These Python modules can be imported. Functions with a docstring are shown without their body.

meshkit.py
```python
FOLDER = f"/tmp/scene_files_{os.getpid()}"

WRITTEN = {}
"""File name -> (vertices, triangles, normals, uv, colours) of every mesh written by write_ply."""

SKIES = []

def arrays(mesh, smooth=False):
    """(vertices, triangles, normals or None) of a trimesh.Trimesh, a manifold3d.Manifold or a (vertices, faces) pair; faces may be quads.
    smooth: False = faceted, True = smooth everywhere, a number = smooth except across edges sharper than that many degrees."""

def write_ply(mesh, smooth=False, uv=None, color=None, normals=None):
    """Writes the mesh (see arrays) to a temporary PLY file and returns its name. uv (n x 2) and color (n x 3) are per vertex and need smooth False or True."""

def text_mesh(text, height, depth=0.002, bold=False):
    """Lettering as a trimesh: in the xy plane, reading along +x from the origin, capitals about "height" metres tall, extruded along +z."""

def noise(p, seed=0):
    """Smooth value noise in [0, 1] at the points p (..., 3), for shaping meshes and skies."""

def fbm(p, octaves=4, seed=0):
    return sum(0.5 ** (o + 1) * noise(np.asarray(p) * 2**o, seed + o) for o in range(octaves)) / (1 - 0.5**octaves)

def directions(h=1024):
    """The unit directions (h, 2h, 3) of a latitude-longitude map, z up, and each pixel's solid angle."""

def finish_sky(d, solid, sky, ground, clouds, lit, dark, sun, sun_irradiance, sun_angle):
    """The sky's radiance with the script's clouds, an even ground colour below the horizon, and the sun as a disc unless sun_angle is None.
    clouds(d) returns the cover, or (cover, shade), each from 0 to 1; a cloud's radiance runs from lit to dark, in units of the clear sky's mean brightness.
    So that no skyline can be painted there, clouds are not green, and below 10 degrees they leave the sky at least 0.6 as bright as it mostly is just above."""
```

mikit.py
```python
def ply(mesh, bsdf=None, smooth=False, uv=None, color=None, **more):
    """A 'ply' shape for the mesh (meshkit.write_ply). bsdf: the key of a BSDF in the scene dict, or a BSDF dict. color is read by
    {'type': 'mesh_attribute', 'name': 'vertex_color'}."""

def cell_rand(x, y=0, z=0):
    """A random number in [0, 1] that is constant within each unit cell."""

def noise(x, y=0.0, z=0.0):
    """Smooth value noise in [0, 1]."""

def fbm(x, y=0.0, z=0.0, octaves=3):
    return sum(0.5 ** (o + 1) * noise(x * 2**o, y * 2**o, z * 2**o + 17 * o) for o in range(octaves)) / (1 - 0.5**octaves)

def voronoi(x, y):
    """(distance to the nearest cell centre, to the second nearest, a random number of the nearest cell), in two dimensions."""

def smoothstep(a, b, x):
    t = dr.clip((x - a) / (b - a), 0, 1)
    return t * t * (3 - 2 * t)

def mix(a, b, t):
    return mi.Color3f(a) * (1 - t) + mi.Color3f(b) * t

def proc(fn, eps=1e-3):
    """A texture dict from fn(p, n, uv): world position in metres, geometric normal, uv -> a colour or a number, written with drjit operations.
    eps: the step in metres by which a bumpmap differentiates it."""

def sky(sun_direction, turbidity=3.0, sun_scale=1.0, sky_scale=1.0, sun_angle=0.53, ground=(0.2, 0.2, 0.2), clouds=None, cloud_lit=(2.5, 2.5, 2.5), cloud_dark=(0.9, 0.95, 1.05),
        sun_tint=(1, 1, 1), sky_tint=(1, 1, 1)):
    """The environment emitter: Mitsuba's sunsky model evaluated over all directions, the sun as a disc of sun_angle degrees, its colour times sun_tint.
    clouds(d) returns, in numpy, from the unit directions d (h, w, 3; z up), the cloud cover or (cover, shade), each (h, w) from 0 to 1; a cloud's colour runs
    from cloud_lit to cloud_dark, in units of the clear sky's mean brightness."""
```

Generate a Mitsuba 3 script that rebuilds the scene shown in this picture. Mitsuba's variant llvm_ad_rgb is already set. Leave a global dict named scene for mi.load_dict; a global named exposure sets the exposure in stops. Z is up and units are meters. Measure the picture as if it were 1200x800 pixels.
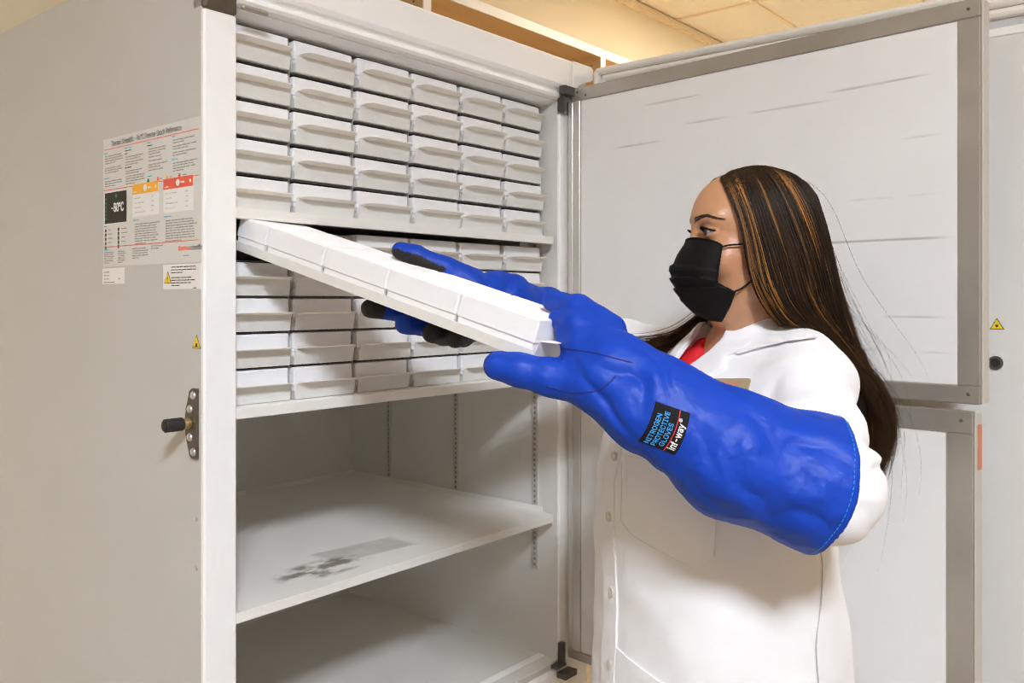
import math, random
import numpy as np, trimesh, manifold3d as m3, shapely.geometry as sg
import drjit as dr, mitsuba as mi, mikit, meshkit
from mikit import noise, fbm, smoothstep, mix, proc
random.seed(7); RNG = np.random.default_rng(7)
scene, labels = {}, {}
T = mi.ScalarTransform4f
# ---------------------------------------------------------------- camera, exposure, lights of the room
CAM = np.array([-.740, -1.237, 1.42]); FWD = np.array([.7691, .6391, 0.0])
scene['camera'] = {'type': 'perspective', 'fov': 60.44, 'fov_axis': 'x', 'near_clip': .05, 'far_clip': 50.0,
                   'principal_point_offset_x': 0.0, 'principal_point_offset_y': 48 / 800,
                   'to_world': T().look_at(origin=CAM.tolist(), target=(CAM + FWD).tolist(), up=[0, 0, 1])}
exposure = -0.14
KEY_RGB = (170.0, 184.0, 204.0)        # cool ceiling panel added to stand in for a camera flash
WARM_RGB = (5.2, 3.3, 1.5)          # the older, warmer lamps of the room
BRIGHT_RGB = (86.0, 77.0, 63.0)      # the lamp to the right of the freezer
ROOM = dict(x0=-2.9, x1=4.4, y0=-4.35, y1=.965, h=2.83)
LAMPS = [('key', -1.395, -2.205), ('bright', 2.88, -.375), ('warm', 2.27, -2.815), ('warm', -2.005, -.985), ('warm', -1.395, -3.425), ('warm', .435, -3.425)]

# ---------------------------------------------------------------- helpers
def lab(key, label, cat=None, group=None, kind=None):
    d = {'label': label}
    if cat: d['category'] = cat
    if group: d['group'] = group
    if kind: d['kind'] = kind
    labels[key] = d

def struct(key, label=None):
    labels[key] = {'kind': 'structure', **({'label': label} if label else {})}

def nm(key):
    """The key itself, or with the next free three-digit number."""
    if key not in scene: return key
    k = 1
    while f'{key}_{k:03d}' in scene: k += 1
    return f'{key}_{k:03d}'

def put(key, mesh, mat, smooth=False, **kw):
    key = nm(key)
    scene[key] = mikit.ply(mesh, mat, smooth, **kw)
    return key

def bx(x0, x1, y0, y1, z0, z1):
    m = trimesh.creation.box((x1 - x0, y1 - y0, z1 - z0)); m.apply_translation(((x0 + x1) / 2, (y0 + y1) / 2, (z0 + z1) / 2)); return m

def cb(x0, x1, y0, y1, z0, z1, c=.002):
    """A box with chamfered edges."""
    pts = []
    for sx, xx in ((1, x0), (-1, x1)):
        for sy, yy in ((1, y0), (-1, y1)):
            for sz, zz in ((1, z0), (-1, z1)):
                pts += [(xx, yy + sy * c, zz + sz * c), (xx + sx * c, yy, zz + sz * c), (xx + sx * c, yy + sy * c, zz)]
    return trimesh.convex.convex_hull(np.array(pts))

def cat(*ms): return trimesh.util.concatenate(list(ms))

def M4(o, ex, ey, ez):
    m = np.eye(4); m[:3, 0], m[:3, 1], m[:3, 2], m[:3, 3] = ex, ey, ez, o; return m

def moved(mesh, m):
    mesh = mesh.copy(); mesh.apply_transform(m); return mesh

def cyl(p0, p1, r, n=20, r1=None):
    p0, p1 = np.array(p0, float), np.array(p1, float)
    d = p1 - p0; L = np.linalg.norm(d); z = d / L
    x = np.cross(z, [0, 0, 1] if abs(z[2]) < .9 else [1, 0, 0]); x /= np.linalg.norm(x); y = np.cross(z, x)
    r1 = r if r1 is None else r1
    c = min(.15 * r, .3 * L)
    m = trimesh.creation.revolve([(0, 0), (r - c, 0), (r, c), (r1, L - c), (r1 - c, L), (0, L)], sections=n)
    return moved(m, M4(p0, x, y, z))

def dome(o, n, r, h, k=14):
    a = np.linspace(0, np.pi / 2, 5)
    m = trimesh.creation.revolve([(0, 0)] + [(r * math.cos(t), h * math.sin(t)) for t in a], sections=k)
    n = np.array(n, float); x = np.cross(n, [0, 0, 1] if abs(n[2]) < .9 else [1, 0, 0]); x /= np.linalg.norm(x)
    return moved(m, M4(o, x, np.cross(n, x), n))

def ext(poly, h): return trimesh.creation.extrude_polygon(poly, h, engine='earcut')

def text(s, height, width=None, bold=False, depth=.0004, stretch=1.0):
    m = meshkit.text_mesh(s, height, depth, bold)
    if width:
        w = m.bounds[1, 0] - m.bounds[0, 0]; m.apply_scale([width / w, 1, 1])
    return m

def tube(P, r, sides=6):
    P = np.asarray(P, float); t = np.gradient(P, axis=0); t /= np.linalg.norm(t, axis=1, keepdims=True) + 1e-12
    a = np.cross(t, np.where(np.abs(t[:, 2:]) < .9, [[0, 0, 1.]], [[1., 0, 0]])); a /= np.linalg.norm(a, axis=1, keepdims=True) + 1e-12
    b = np.cross(t, a); th = np.arange(sides) * 2 * np.pi / sides
    r = np.broadcast_to(r, (len(P),))
    v = P[:, None] + r[:, None, None] * (np.cos(th)[None, :, None] * a[:, None] + np.sin(th)[None, :, None] * b[:, None])
    i, j = np.meshgrid(np.arange(len(P) - 1), np.arange(sides), indexing='ij')
    q = np.stack([i * sides + j, i * sides + (j + 1) % sides, (i + 1) * sides + (j + 1) % sides, (i + 1) * sides + j], -1).reshape(-1, 4)
    f = np.vstack([q[:, [0, 1, 2]], q[:, [0, 2, 3]]])
    caps = [[0, k + 1, k] for k in range(1, sides - 1)] + [[len(P) * sides - sides + 0, len(P) * sides - sides + k, len(P) * sides - sides + k + 1] for k in range(1, sides - 1)]
    return trimesh.Trimesh(v.reshape(-1, 3), np.vstack([f, caps]), process=False)

# ---------------------------------------------------------------- materials
def mat(key, rgb, rough=.5, metal=0.0, spec=.5, bump=None, **kw):
    c = rgb if isinstance(rgb, dict) else {'type': 'rgb', 'value': list(rgb)}
    b = {'type': 'principled', 'base_color': c, 'roughness': rough, 'metallic': metal, 'specular': spec, **kw}
    if bump: b = {'type': 'bumpmap', 'arbitrary': bump[0], 'scale': bump[1], 'bsdf': b}
    scene[key] = {'type': 'twosided', 'bsdf': b}

def speck(base, amt, sx, sy, sz):
    lo, hi = [tuple(float(c) * f for c in base) for f in (1 - amt, 1 + amt * .5)]
    def fn(p, n, uv):
        return mix(lo, hi, fbm(p.x * sx, p.y * sy, p.z * sz))
    return proc(fn)

mat('mat_enamel', speck((.53, .53, .52), .03, 6, 6, 6), .38)
mat('mat_frame_white', (.84, .845, .84), .35)
mat('mat_liner', speck((.68, .67, .64), .07, 5, 5, 3), .45)
def shelf_col(p, n, uv):
    c = mix((.72, .71, .675), (.80, .795, .765), fbm(p.x * 9, p.y * 9, p.z * 5))
    # dirt left on the empty shelf, where trays were dragged
    d = fbm(p.x * 26, p.y * 34, 3.3, 4)
    e = (p.x - .30) / .12; g = (p.y - .085) / .055
    blot = smoothstep(.42, .62, d) * smoothstep(1.0, .35, e * e + g * g)
    e2 = (p.x - .43) / .10; g2 = (p.y - .12 + .12 * (p.x - .43)) / .045
    patch = smoothstep(1.05, .8, dr.maximum(dr.abs(e2) , dr.abs(g2)))
    on = dr.select((dr.abs(p.z - .92) < .02) & (n.z > .5), 1.0, 0.0)
    c = mix(c, (.40, .38, .34), on * patch * (.35 + .5 * d))
    return mix(c, (.17, .145, .115), on * blot * .85)
mat('mat_shelf', proc(shelf_col), .42)
def steel_col(p, n, uv):
    return mix((.36, .335, .295), (.53, .50, .45), fbm(p.x * 8 + 3, p.y * 8, p.z * 8, 4))
mat('mat_steel', proc(steel_col), .42, .62)
mat('mat_steel_light', (.62, .60, .56), .38, .45)
mat('mat_dark_metal', (.085, .08, .075), .4, .4)
mat('mat_slot', (.24, .225, .20), .6)
mat('mat_brown_metal', speck((.13, .11, .085), .3, 90, 90, 90), .45, .55)
mat('mat_zinc', (.66, .67, .68), .28, .85)
mat('mat_brass', (.62, .45, .20), .3, .85)
mat('mat_black', (.018, .017, .016), .55)
mat('mat_card', (.80, .805, .82), .75, spec=.3)
mat('mat_card_base', (.83, .835, .84), .75, spec=.3)
mat('mat_tray', speck((.72, .72, .695), .05, 60, 60, 60), .42, .1)
mat('mat_tray_lip', (.80, .775, .72), .4)
mat('mat_rack', (.60, .60, .585), .45, .25)
def doorpanel(p, n, uv):
    c = mix((.735, .73, .715), (.79, .785, .775), fbm(p.y * 3, p.z * 5, 1.0))
    s = -(p.y + .012)
    z = p.z + .008 * (fbm(s * 3, p.z * 2, 5.0) - .5)
    m = mi.Float(0)
    for k, (h, lo, hi, a) in enumerate([(1.845, .2, .42, .35), (1.805, .62, .84, .55), (1.79, .3, .66, .35), (1.762, .12, .3, .5), (1.70, .75, .85, .3), (1.655, .5, .6, .4), (1.60, .45, .85, .5), (1.525, .4, .86, .65),
                                        (1.48, .3, .6, .3), (1.45, .55, .86, .45), (1.39, .6, .86, .4), (1.33, .5, .86, .55), (1.02, .3, .6, .2)]):
        w = .0022 + .0018 * noise(s * 14, k * 3.1)
        line = smoothstep(w, w * .2, dr.abs(z - h)) * smoothstep(lo, lo + .06, s) * smoothstep(hi, hi - .06, s)
        m = dr.maximum(m, line * a * smoothstep(.3, .62, fbm(s * 13, k * 7.7, 2.0)))
    return mix(c, (.30, .285, .26), m)
mat('mat_door_panel', proc(doorpanel), .4)
mat('mat_gasket', (.80, .78, .73), .5)
mat('mat_cream', speck((.79, .72, .565), .03, 2, 2, 2), .7)
mat('mat_grey_wall', speck((.34, .28, .21), .03, 2, 2, 2), .7)
mat('mat_ceiling_tile', speck((.86, .82, .74), .06, 90, 90, 90), .9, spec=.2)
mat('mat_tbar', (.84, .74, .58), .5)
def maple(p, n, uv):
    return mix((.62, .45, .245), (.70, .52, .30), fbm(p.x * 3, p.y * 30, p.z * 30))
mat('mat_maple', proc(maple), .5)
mat('mat_edge_band', (.86, .84, .80), .5)
mat('mat_floor', speck((.29, .235, .175), .12, 12, 12, 12), .4)
mat('mat_white_plain', (.85, .85, .84), .5)
mat('mat_decal', (.66, .665, .65), .45)
mat('mat_decal_white', (.80, .80, .80), .45)
mat('mat_ink', (.05, .048, .045), .6); mat('mat_ink_grey', (.27, .265, .25), .6)
mat('mat_ink_red', (.78, .12, .07), .6); mat('mat_ink_blue', (.06, .42, .68), .6); mat('mat_ink_orange', (.86, .43, .04), .6)
mat('mat_ink_green', (.04, .25, .11), .6); mat('mat_yellow', (.82, .60, .015), .5); mat('mat_ink_white', (.85, .85, .85), .6)
mat('mat_reflection', (.62, .24, .13), .35, .4)

# ---------------------------------------------------------------- the room
R_ = ROOM
put('floor', bx(R_['x0'], R_['x1'], R_['y0'], R_['y1'], -.1, 0), 'mat_floor'); struct('floor', 'dark vinyl floor')
for k, m in (('wall_back', bx(R_['x0'], R_['x1'], R_['y1'], R_['y1'] + .1, 0, 2.93)), ('wall_front', bx(R_['x0'], R_['x1'], R_['y0'] - .1, R_['y0'], 0, 2.93)),
             ('wall_left', bx(R_['x0'] - .1, R_['x0'], R_['y0'] - .1, R_['y1'] + .1, 0, 2.93)), ('wall_right', bx(R_['x1'], R_['x1'] + .1, R_['y0'] - .1, R_['y1'] + .1, 0, 2.93))):
    put(k, m, 'mat_cream' if k in ('wall_back', 'wall_right') else 'mat_grey_wall'); struct(k, 'cream painted wall' if k in ('wall_back', 'wall_right') else 'grey painted wall')
put('ceiling', bx(R_['x0'], R_['x1'], R_['y0'], R_['y1'], R_['h'] + .012, 2.93), 'mat_ceiling_tile'); struct('ceiling', 'white suspended ceiling of square tiles in a cream grid')
gx = [R_['x0']] + [3.18 + .61 * k for k in range(-9, 3) if R_['x0'] + .05 < 3.18 + .61 * k < R_['x1'] - .05] + [R_['x1']]
gy = [R_['y0']] + [.54 + .61 * k for k in range(-8, 1) if .54 + .61 * k > R_['y0'] + .05] + [R_['y1']]
for x in gx[1:-1]: put('ceiling__grid_bar', bx(x - .011, x + .011, R_['y0'], R_['y1'], R_['h'] - .006, R_['h'] + .002), 'mat_tbar')
for y in gy[1:-1]: put('ceiling__grid_bar', bx(R_['x0'], R_['x1'], y - .011, y + .011, R_['h'] - .0065, R_['h'] + .0015), 'mat_tbar')
lampcells = {(round(x, 2), round(y, 2)) for _, x, y in LAMPS}
for x0, x1 in zip(gx[:-1], gx[1:]):
    for y0, y1 in zip(gy[:-1], gy[1:]):
        if any(x0 < x < x1 and y0 < y < y1 for x, y in lampcells): continue
        put('ceiling__tile', cb(x0 + .009, x1 - .009, y0 + .009, y1 - .009, R_['h'] + random.uniform(.0, .0012), R_['h'] + .012, .0025), 'mat_ceiling_tile')
put('trim_1', cat(bx(R_['x0'], R_['x1'], R_['y1'] - .02, R_['y1'], R_['h'] - .03, R_['h'] - .007), bx(R_['x0'], R_['x1'], R_['y1'] - .012, R_['y1'], R_['h'] - .042, R_['h'] - .03)), 'mat_tbar'); struct('trim_1', 'cream wall angle along the ceiling')
for k, (kind, x, y) in enumerate(LAMPS):
    key = 'ceiling_light' if k == 0 else f'ceiling_light_{k:03d}'
    s, z = .297, R_['h']
    fr = cat(bx(x - s, x + s, y - s, y - s + .03, z - .004, z + .05), bx(x - s, x + s, y + s - .03, y + s, z - .004, z + .05), bx(x - s, x - s + .03, y - s, y + s, z - .004, z + .05), bx(x + s - .03, x + s, y - s, y + s, z - .004, z + .05))
    put(key + '__frame', fr, 'mat_white_plain')
    dm = trimesh.Trimesh([(x - .265, y - .265, z + .004), (x + .265, y - .265, z + .004), (x + .265, y + .265, z + .004), (x - .265, y + .265, z + .004)], [[0, 2, 1], [0, 3, 2]], process=False)
    scene[key + '__diffuser'] = mikit.ply(dm, 'mat_white_plain', emitter={'type': 'area', 'radiance': {'type': 'rgb', 'value': list(KEY_RGB if kind == 'key' else WARM_RGB if kind == 'warm' else BRIGHT_RGB)}})
    lab(key, ['square cool ceiling panel added to stand in for a flash, in front of the freezer', 'square warm ceiling light to the right of the freezer', 'square warm ceiling light far to the right, by the front wall', 'square warm ceiling light by the left wall', 'square warm ceiling light in the corner of left and front wall', 'square warm ceiling light in the middle of the front wall'][k], 'ceiling light')

# cubby shelf on the wall above the freezer: tan inside, white edges
sx = [.52, 1.08, 2.0, 2.92]; y0, y1, z0, z1 = .60, .962, 1.995, 2.355
cub = 'wall_cubby_shelf'
put(cub + '__top_panel', bx(sx[0] - .01, sx[-1] + .01, y0 + .002, y1, z1 - .028, z1), 'mat_maple')
put(cub + '__bottom_panel', bx(sx[0] - .01, sx[-1] + .01, y0 + .002, y1, z0, z0 + .025), 'mat_maple')
put(cub + '__back_panel', bx(sx[0] - .01, sx[-1] + .01, y1 - .008, y1 + .002, z0, z1), 'mat_maple')
for x in sx:
    k = put(cub + '__divider', bx(x - .015, x + .015, y0 + .002, y1, z0 + .02, z1 - .02), 'mat_maple')
    holes = cat(*[cyl((x - .0155 if s < 0 else x + .0155, yy, zz), (x - .012 if s < 0 else x + .012, yy, zz), .0035, 8) for s in (-1, 1) for yy in (.64, .90) for zz in np.arange(2.06, 2.31, .04)])
    put(k + '__pin_holes', holes, 'mat_brown_metal'); labels[k + '__pin_holes'] = {'label': 'rows of shelf pin holes', 'kind': 'stuff'}
    put(cub + '__edge_band', bx(x - .0155, x + .0155, y0 - .003, y0 + .002, z0 + .025, z1 - .03), 'mat_edge_band')
put(cub + '__edge_band', bx(sx[0] - .012, sx[-1] + .012, y0 - .003, y0 + .002, z1 - .03, z1 + .001), 'mat_edge_band')
put(cub + '__edge_band', bx(sx[0] - .012, sx[-1] + .012, y0 - .003, y0 + .002, z0 - .001, z0 + .025), 'mat_edge_band')
lab(cub, 'tan open cubby shelf with white edges mounted on the wall above the freezer', 'wall shelf')

# ---------------------------------------------------------------- the freezer
FZ = 'upright_freezer'
W_, D_, H_ = 1.035, .925, 1.985
lab(FZ, 'large white upright laboratory freezer with both inner doors swung open, shelves full of boxes', 'freezer')
def box_m(x0, x1, y0, y1, z0, z1): return m3.Manifold.cube((x1 - x0, y1 - y0, z1 - z0)).translate((x0, y0, z0))
def tm(m):
    q = m.to_mesh(); return trimesh.Trimesh(q.vert_properties[:, :3], q.tri_verts, process=False)
cavx0, cavx1, cavy1, cavz0, cavz1 = .046, .920, .755, .575, 1.890
shell = box_m(.0, W_, .004, D_, .04, H_) - box_m(cavx0 - .004, cavx1 + .004, -.1, cavy1 + .004, cavz0 - .004, cavz1 + .004)
put(FZ + '__cabinet', tm(shell), 'mat_enamel')
liner = box_m(cavx0 - .004, cavx1 + .004, .004, cavy1 + .004, cavz0 - .004, cavz1 + .004) - box_m(cavx0, cavx1, -.1, cavy1, cavz0, cavz1)
put(FZ + '__liner', tm(liner), 'mat_liner')
# front frame: stiles, head with its groove and sloping lip, sill
put(FZ + '__front_frame', cat(cb(.0, .058, -.004, .008, .04, 1.873, .003), cb(.921, W_, -.002, .008, .54, 1.86, .002), cb(.0, W_, -.001, .008, .04, .548, .003)), 'mat_frame_white')
hp = sg.Polygon([(-.012, H_ + .002), (-.016, H_ - .004), (-.016, 1.925), (-.012, 1.916), (-.004, 1.913), (-.002, 1.910), (-.004, 1.906), (-.010, 1.904), (-.012, 1.899), (-.008, 1.894), (.030, 1.884), (.06, 1.884), (.06, H_ + .002)])
head = moved(ext(hp, .955 - .058), M4((.058, 0, 0), (0, 1, 0), (0, 0, 1), (1, 0, 0)))
put(FZ + '__head_rail', head, 'mat_frame_white', 20)
ep = sg.Polygon([(0, H_ + .002), (.076, H_ + .002), (.081, H_ - .003), (.081, 1.957), (.072, 1.952), (.052, 1.946), (.028, 1.936), (.010, 1.924), (.0, 1.915)])
put(FZ + '__end_cap', moved(ext(ep, .040), M4((.9545, .022, 0), (1, 0, 0), (0, 0, 1), (0, -1, 0))), 'mat_frame_white', 20)
put(FZ + '__corner_cap', cb(.0, .058, -.006, .03, 1.873, 1.986, .004), 'mat_brown_metal'); labels[FZ + '__corner_cap'] = {'label': 'dark brown corner cap'}
put(FZ + '__lip_plate', cb(.062, .112, -.0145, -.006, 1.884, 1.8925, .003), 'mat_steel'); labels[FZ + '__lip_plate'] = {'label': 'grey plate under the head rail'}
sill = sg.Polygon([(-.004, .55), (-.004, .535), (.06, .535), (.06, .576), (.045, .5765), (.012, .566)])
put(FZ + '__sill', moved(ext(sill, cavx1 - cavx0 + .03), M4((cavx0 - .015, 0, 0), (0, 1, 0), (0, 0, 1), (1, 0, 0))), 'mat_frame_white', 25)
for zz in (.62, .70, .78): pass
put(FZ + '__top_latch', cat(cb(.745, .775, .012, .05, H_ - .001, H_ + .012, .004)), 'mat_frame_white')
put(FZ + '__kick_grille', cat(*[bx(.08, .95, -.006, .003, z, z + .012) for z in np.arange(.10, .42, .028)]), 'mat_steel')
for x in (.08, .955):
    for y in (.09, .84): put(FZ + '__caster', cyl((x - .018, y, .033), (x + .018, y, .033), .033, 20), 'mat_black')
# hinge hardware, top and bottom of the inner doors
put(FZ + '__hinge', cat(bx(.900, .948, -.034, -.017, 1.899, 1.918), bx(.911, .924, -.022, -.004, 1.862, 1.900)), 'mat_dark_metal')
put(FZ + '__shade_plate', cb(.957, 1.034, -.006, .004, 1.862, 1.93, .002), 'mat_brown_metal')  # dark plate standing in for the deep shade under the end cap
put(FZ + '__hinge', cat(bx(.895, .932, -.014, .01, .563, .570), bx(.914, .928, -.014, -.002, .570, .618), bx(.905, .950, -.032, -.006, .540, .553)), 'mat_dark_metal')
# pilaster strips with slots on the right inner wall
for y in (.07, .33, .585):
    k = put(FZ + '__shelf_standard', cat(bx(cavx1 - .004, cavx1, y - .009, y - .004, .777, 1.87), bx(cavx1 - .004, cavx1, y + .004, y + .009, .777, 1.87), bx(cavx1 - .0015, cavx1, y - .009, y + .009, .777, 1.87)), 'mat_steel_light')
    put(k + '__slots', cat(*[bx(cavx1 - .0028, cavx1 - .001, y - .0026, y + .0026, z, z + .006) for z in np.arange(.785, 1.865, .0125)]), 'mat_slot'); labels[k + '__slots'] = {'label': 'column of punched slots', 'kind': 'stuff'}
put(FZ + '__wall_plug', dome((.45, cavy1, .80), (0, -1, 0), .022, .004), 'mat_liner', 40)
# latch plate on the left side, four bolts and a knob
lp = sg.Polygon([(.0, -.054), (.0, .054), (-.012, .054), (-.019, .05), (-.03, .02), (-.033, 0), (-.03, -.02), (-.019, -.05), (-.012, -.054)])
def side(yr, zr, out=0.0): return M4((-out, yr, zr), (0, -1, 0), (0, 0, 1), (-1, 0, 0))   # u runs to the front, v up, w out of the left side
lk = put(FZ + '__latch_plate', moved(ext(lp.buffer(.001), .004), side(.012, 1.228)), 'mat_brown_metal', 30)
for u, v in ((-.008, .044), (-.018, .022), (-.018, -.022), (-.008, -.044)): put(lk + '__bolt', dome((-.004, .012 - u, 1.228 + v), (-1, 0, 0), .0068, .0045), 'mat_zinc', 40)
put(lk + '__collar', cyl((-.004, .031, 1.228), (-.016, .031, 1.228), .009), 'mat_brass', 30)
put(lk + '__knob', cat(cyl((-.016, .031, 1.228), (-.046, .031, 1.228), .0105, 24), cyl((-.046, .031, 1.228), (-.0475, .031, 1.228), .007, 24)), 'mat_black', 30)
for z in (1.08, 1.003): put(FZ + '__side_screw', dome((0, .018, z), (-1, 0, 0), .004, .002), 'mat_zinc', 40)

# printed sheets on the left side ------------------------------------------------
def flat(poly_or_rect, out, th=.0004):
    p = poly_or_rect if not isinstance(poly_or_rect, tuple) else sg.box(*poly_or_rect)
    return moved(ext(p, th), side(0, 0, out))
def R(y0, y1, z0, z1): return (-y1, z0, -y0, z1)
sh = FZ + '__reference_sheet'
put(sh, flat(R(.003, .325, 1.480, 1.706), 0), 'mat_decal'); labels[sh] = {'label': 'printed quick reference sheet on the side of the freezer'}
red, blue, blk, gry = [], [], [], []
for z in (1.687, 1.615, 1.5145): red.append(flat(R(.010, .322, z - .0006, z + .0006), .0004))
ti = text('Thermo Scientific -86°C Freezer Quick Reference', .0092, .234)
put(sh + '__title', moved(ti, side(.296, 1.691, .0004)), 'mat_ink')
def para(yl, yr, ztop, n, step=.0042, ind=0.0, dark=False, tgt=None):
    for i in range(n):
        w = (yl - yr) * (1 if i < n - 1 else random.uniform(.4, .8)) * random.uniform(.86, 1)
        x = yl - ind * (i > 0); end = x - w + ind
        while x > end + .004:      # words
            l = min(random.uniform(.006, .016), x - end)
            (tgt if tgt is not None else (blk if dark else gry)).append(flat(R(x - l, x, ztop - i * step - .0016, ztop - i * step), .0004)); x -= l + .0022
cols = [(.321, .252), (.246, .176), (.168, .099), (.090, .012)]
for c, rows in zip(cols, (((0, 'b', 1), (1, 'g', 4), (6, 'g', 3), (10.5, 'b', 1), (11.6, 'g', 3)), ((-.5, 'b', 1), (.6, 'k', 1), (1.8, 'k', 1), (3, 'g', 2), (5.2, 'g', 2), (7.6, 'k', 1), (8.8, 'g', 2), (11, 'g', 4)),
                          ((-.6, 'b', 1), (.6, 'k', 1), (1.8, 'g', 3), (5, 'g', 1), (6.5, 'g', 1), (8, 'g', 2), (10.2, 'g', 1)), ((-.8, 'b', 1), (.4, 'g', 2), (2.8, 'g', 2), (5.2, 'g', 2), (8, 'b', 1), (9.2, 'g', 4)))):
    for q, kind, n in rows:
        w = c[0] - c[1]
        if kind == 'g': para(c[0] - .003, c[1], 1.680 - q * .0042, n)
        else: para(c[0], c[0] - w * (.42 if kind == 'b' else .5), 1.681 - q * .0042, 1, tgt=blue if kind == 'b' else blk)
para(.168, .14, 1.6275, 1, tgt=blue)
for y, t, m in ((.166, 'circle', 'mat_ink_green'), (.134, 'circle', 'mat_ink_red'), (.104, 'circle', 'mat_ink_orange'), (.067, 'circle', 'mat_ink_red')):
    put(sh + '__status_icon', flat(sg.Point(-y, 1.6195).buffer(.0036), .0004), m)
para(.150, .142, 1.6205, 1); para(.127, .117, 1.6205, 1); para(.096, .082, 1.6205, 1); para(.058, .034, 1.6205, 1)
d1 = put(sh + '__display_picture', flat(R(.240, .318, 1.556, 1.610), .0004), 'mat_black'); labels[d1] = {'label': 'black picture of the display reading -80°C'}
put(d1 + '__reading', moved(text('-80°C', .0150, .044, True), side(.296, 1.5755, .0008)), 'mat_ink_white')
put(d1 + '__marks', cat(flat(sg.Point(-.276, 1.603).buffer(.0032), .0008), *[flat(R(.312, .315, 1.562 + k * .007, 1.566 + k * .007), .0008) for k in range(6)]), 'mat_ink_green'); labels[d1 + '__marks'] = {'kind': 'stuff', 'label': 'small green marks'}
for (ya, yb), m, kk in (((.132, .218), 'mat_ink_orange', 'orange'), ((.026, .116), 'mat_ink_red', 'red')):
    c = put(sh + '__screen_picture', flat(R(ya, yb, 1.562, 1.617), .0004), 'mat_decal_white'); labels[c] = {'label': f'white screen picture with an {kk} band' if kk == 'orange' else 'white screen picture with a red band'}
    put(c + '__band', flat(R(ya, yb, 1.600, 1.617), .0008), m)
    ym = (ya + yb) / 2
    put(c + '__marks', cat(flat(sg.Point(-ym, 1.6085).buffer(.0055), .0012), flat(R(ya + .006, ya + .010, 1.606, 1.611), .0012), flat(R(yb - .016, yb - .004, 1.603, 1.6045), .0012), flat(R(ym - .02, ym - .009, 1.607, 1.6095), .0012)), 'mat_ink_white'); labels[c + '__marks'] = {'kind': 'stuff', 'label': 'small white marks'}
    for i in range(4): para(yb - .006, ya + .03, 1.594 - i * .008, 1); para(ya + .024, ya + .004, 1.594 - i * .008, 1)
para(.321, .295, 1.552, 1, tgt=blue); para(.216, .178, 1.557, 1, tgt=blue); para(.116, .08, 1.557, 1, tgt=blue)
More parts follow.
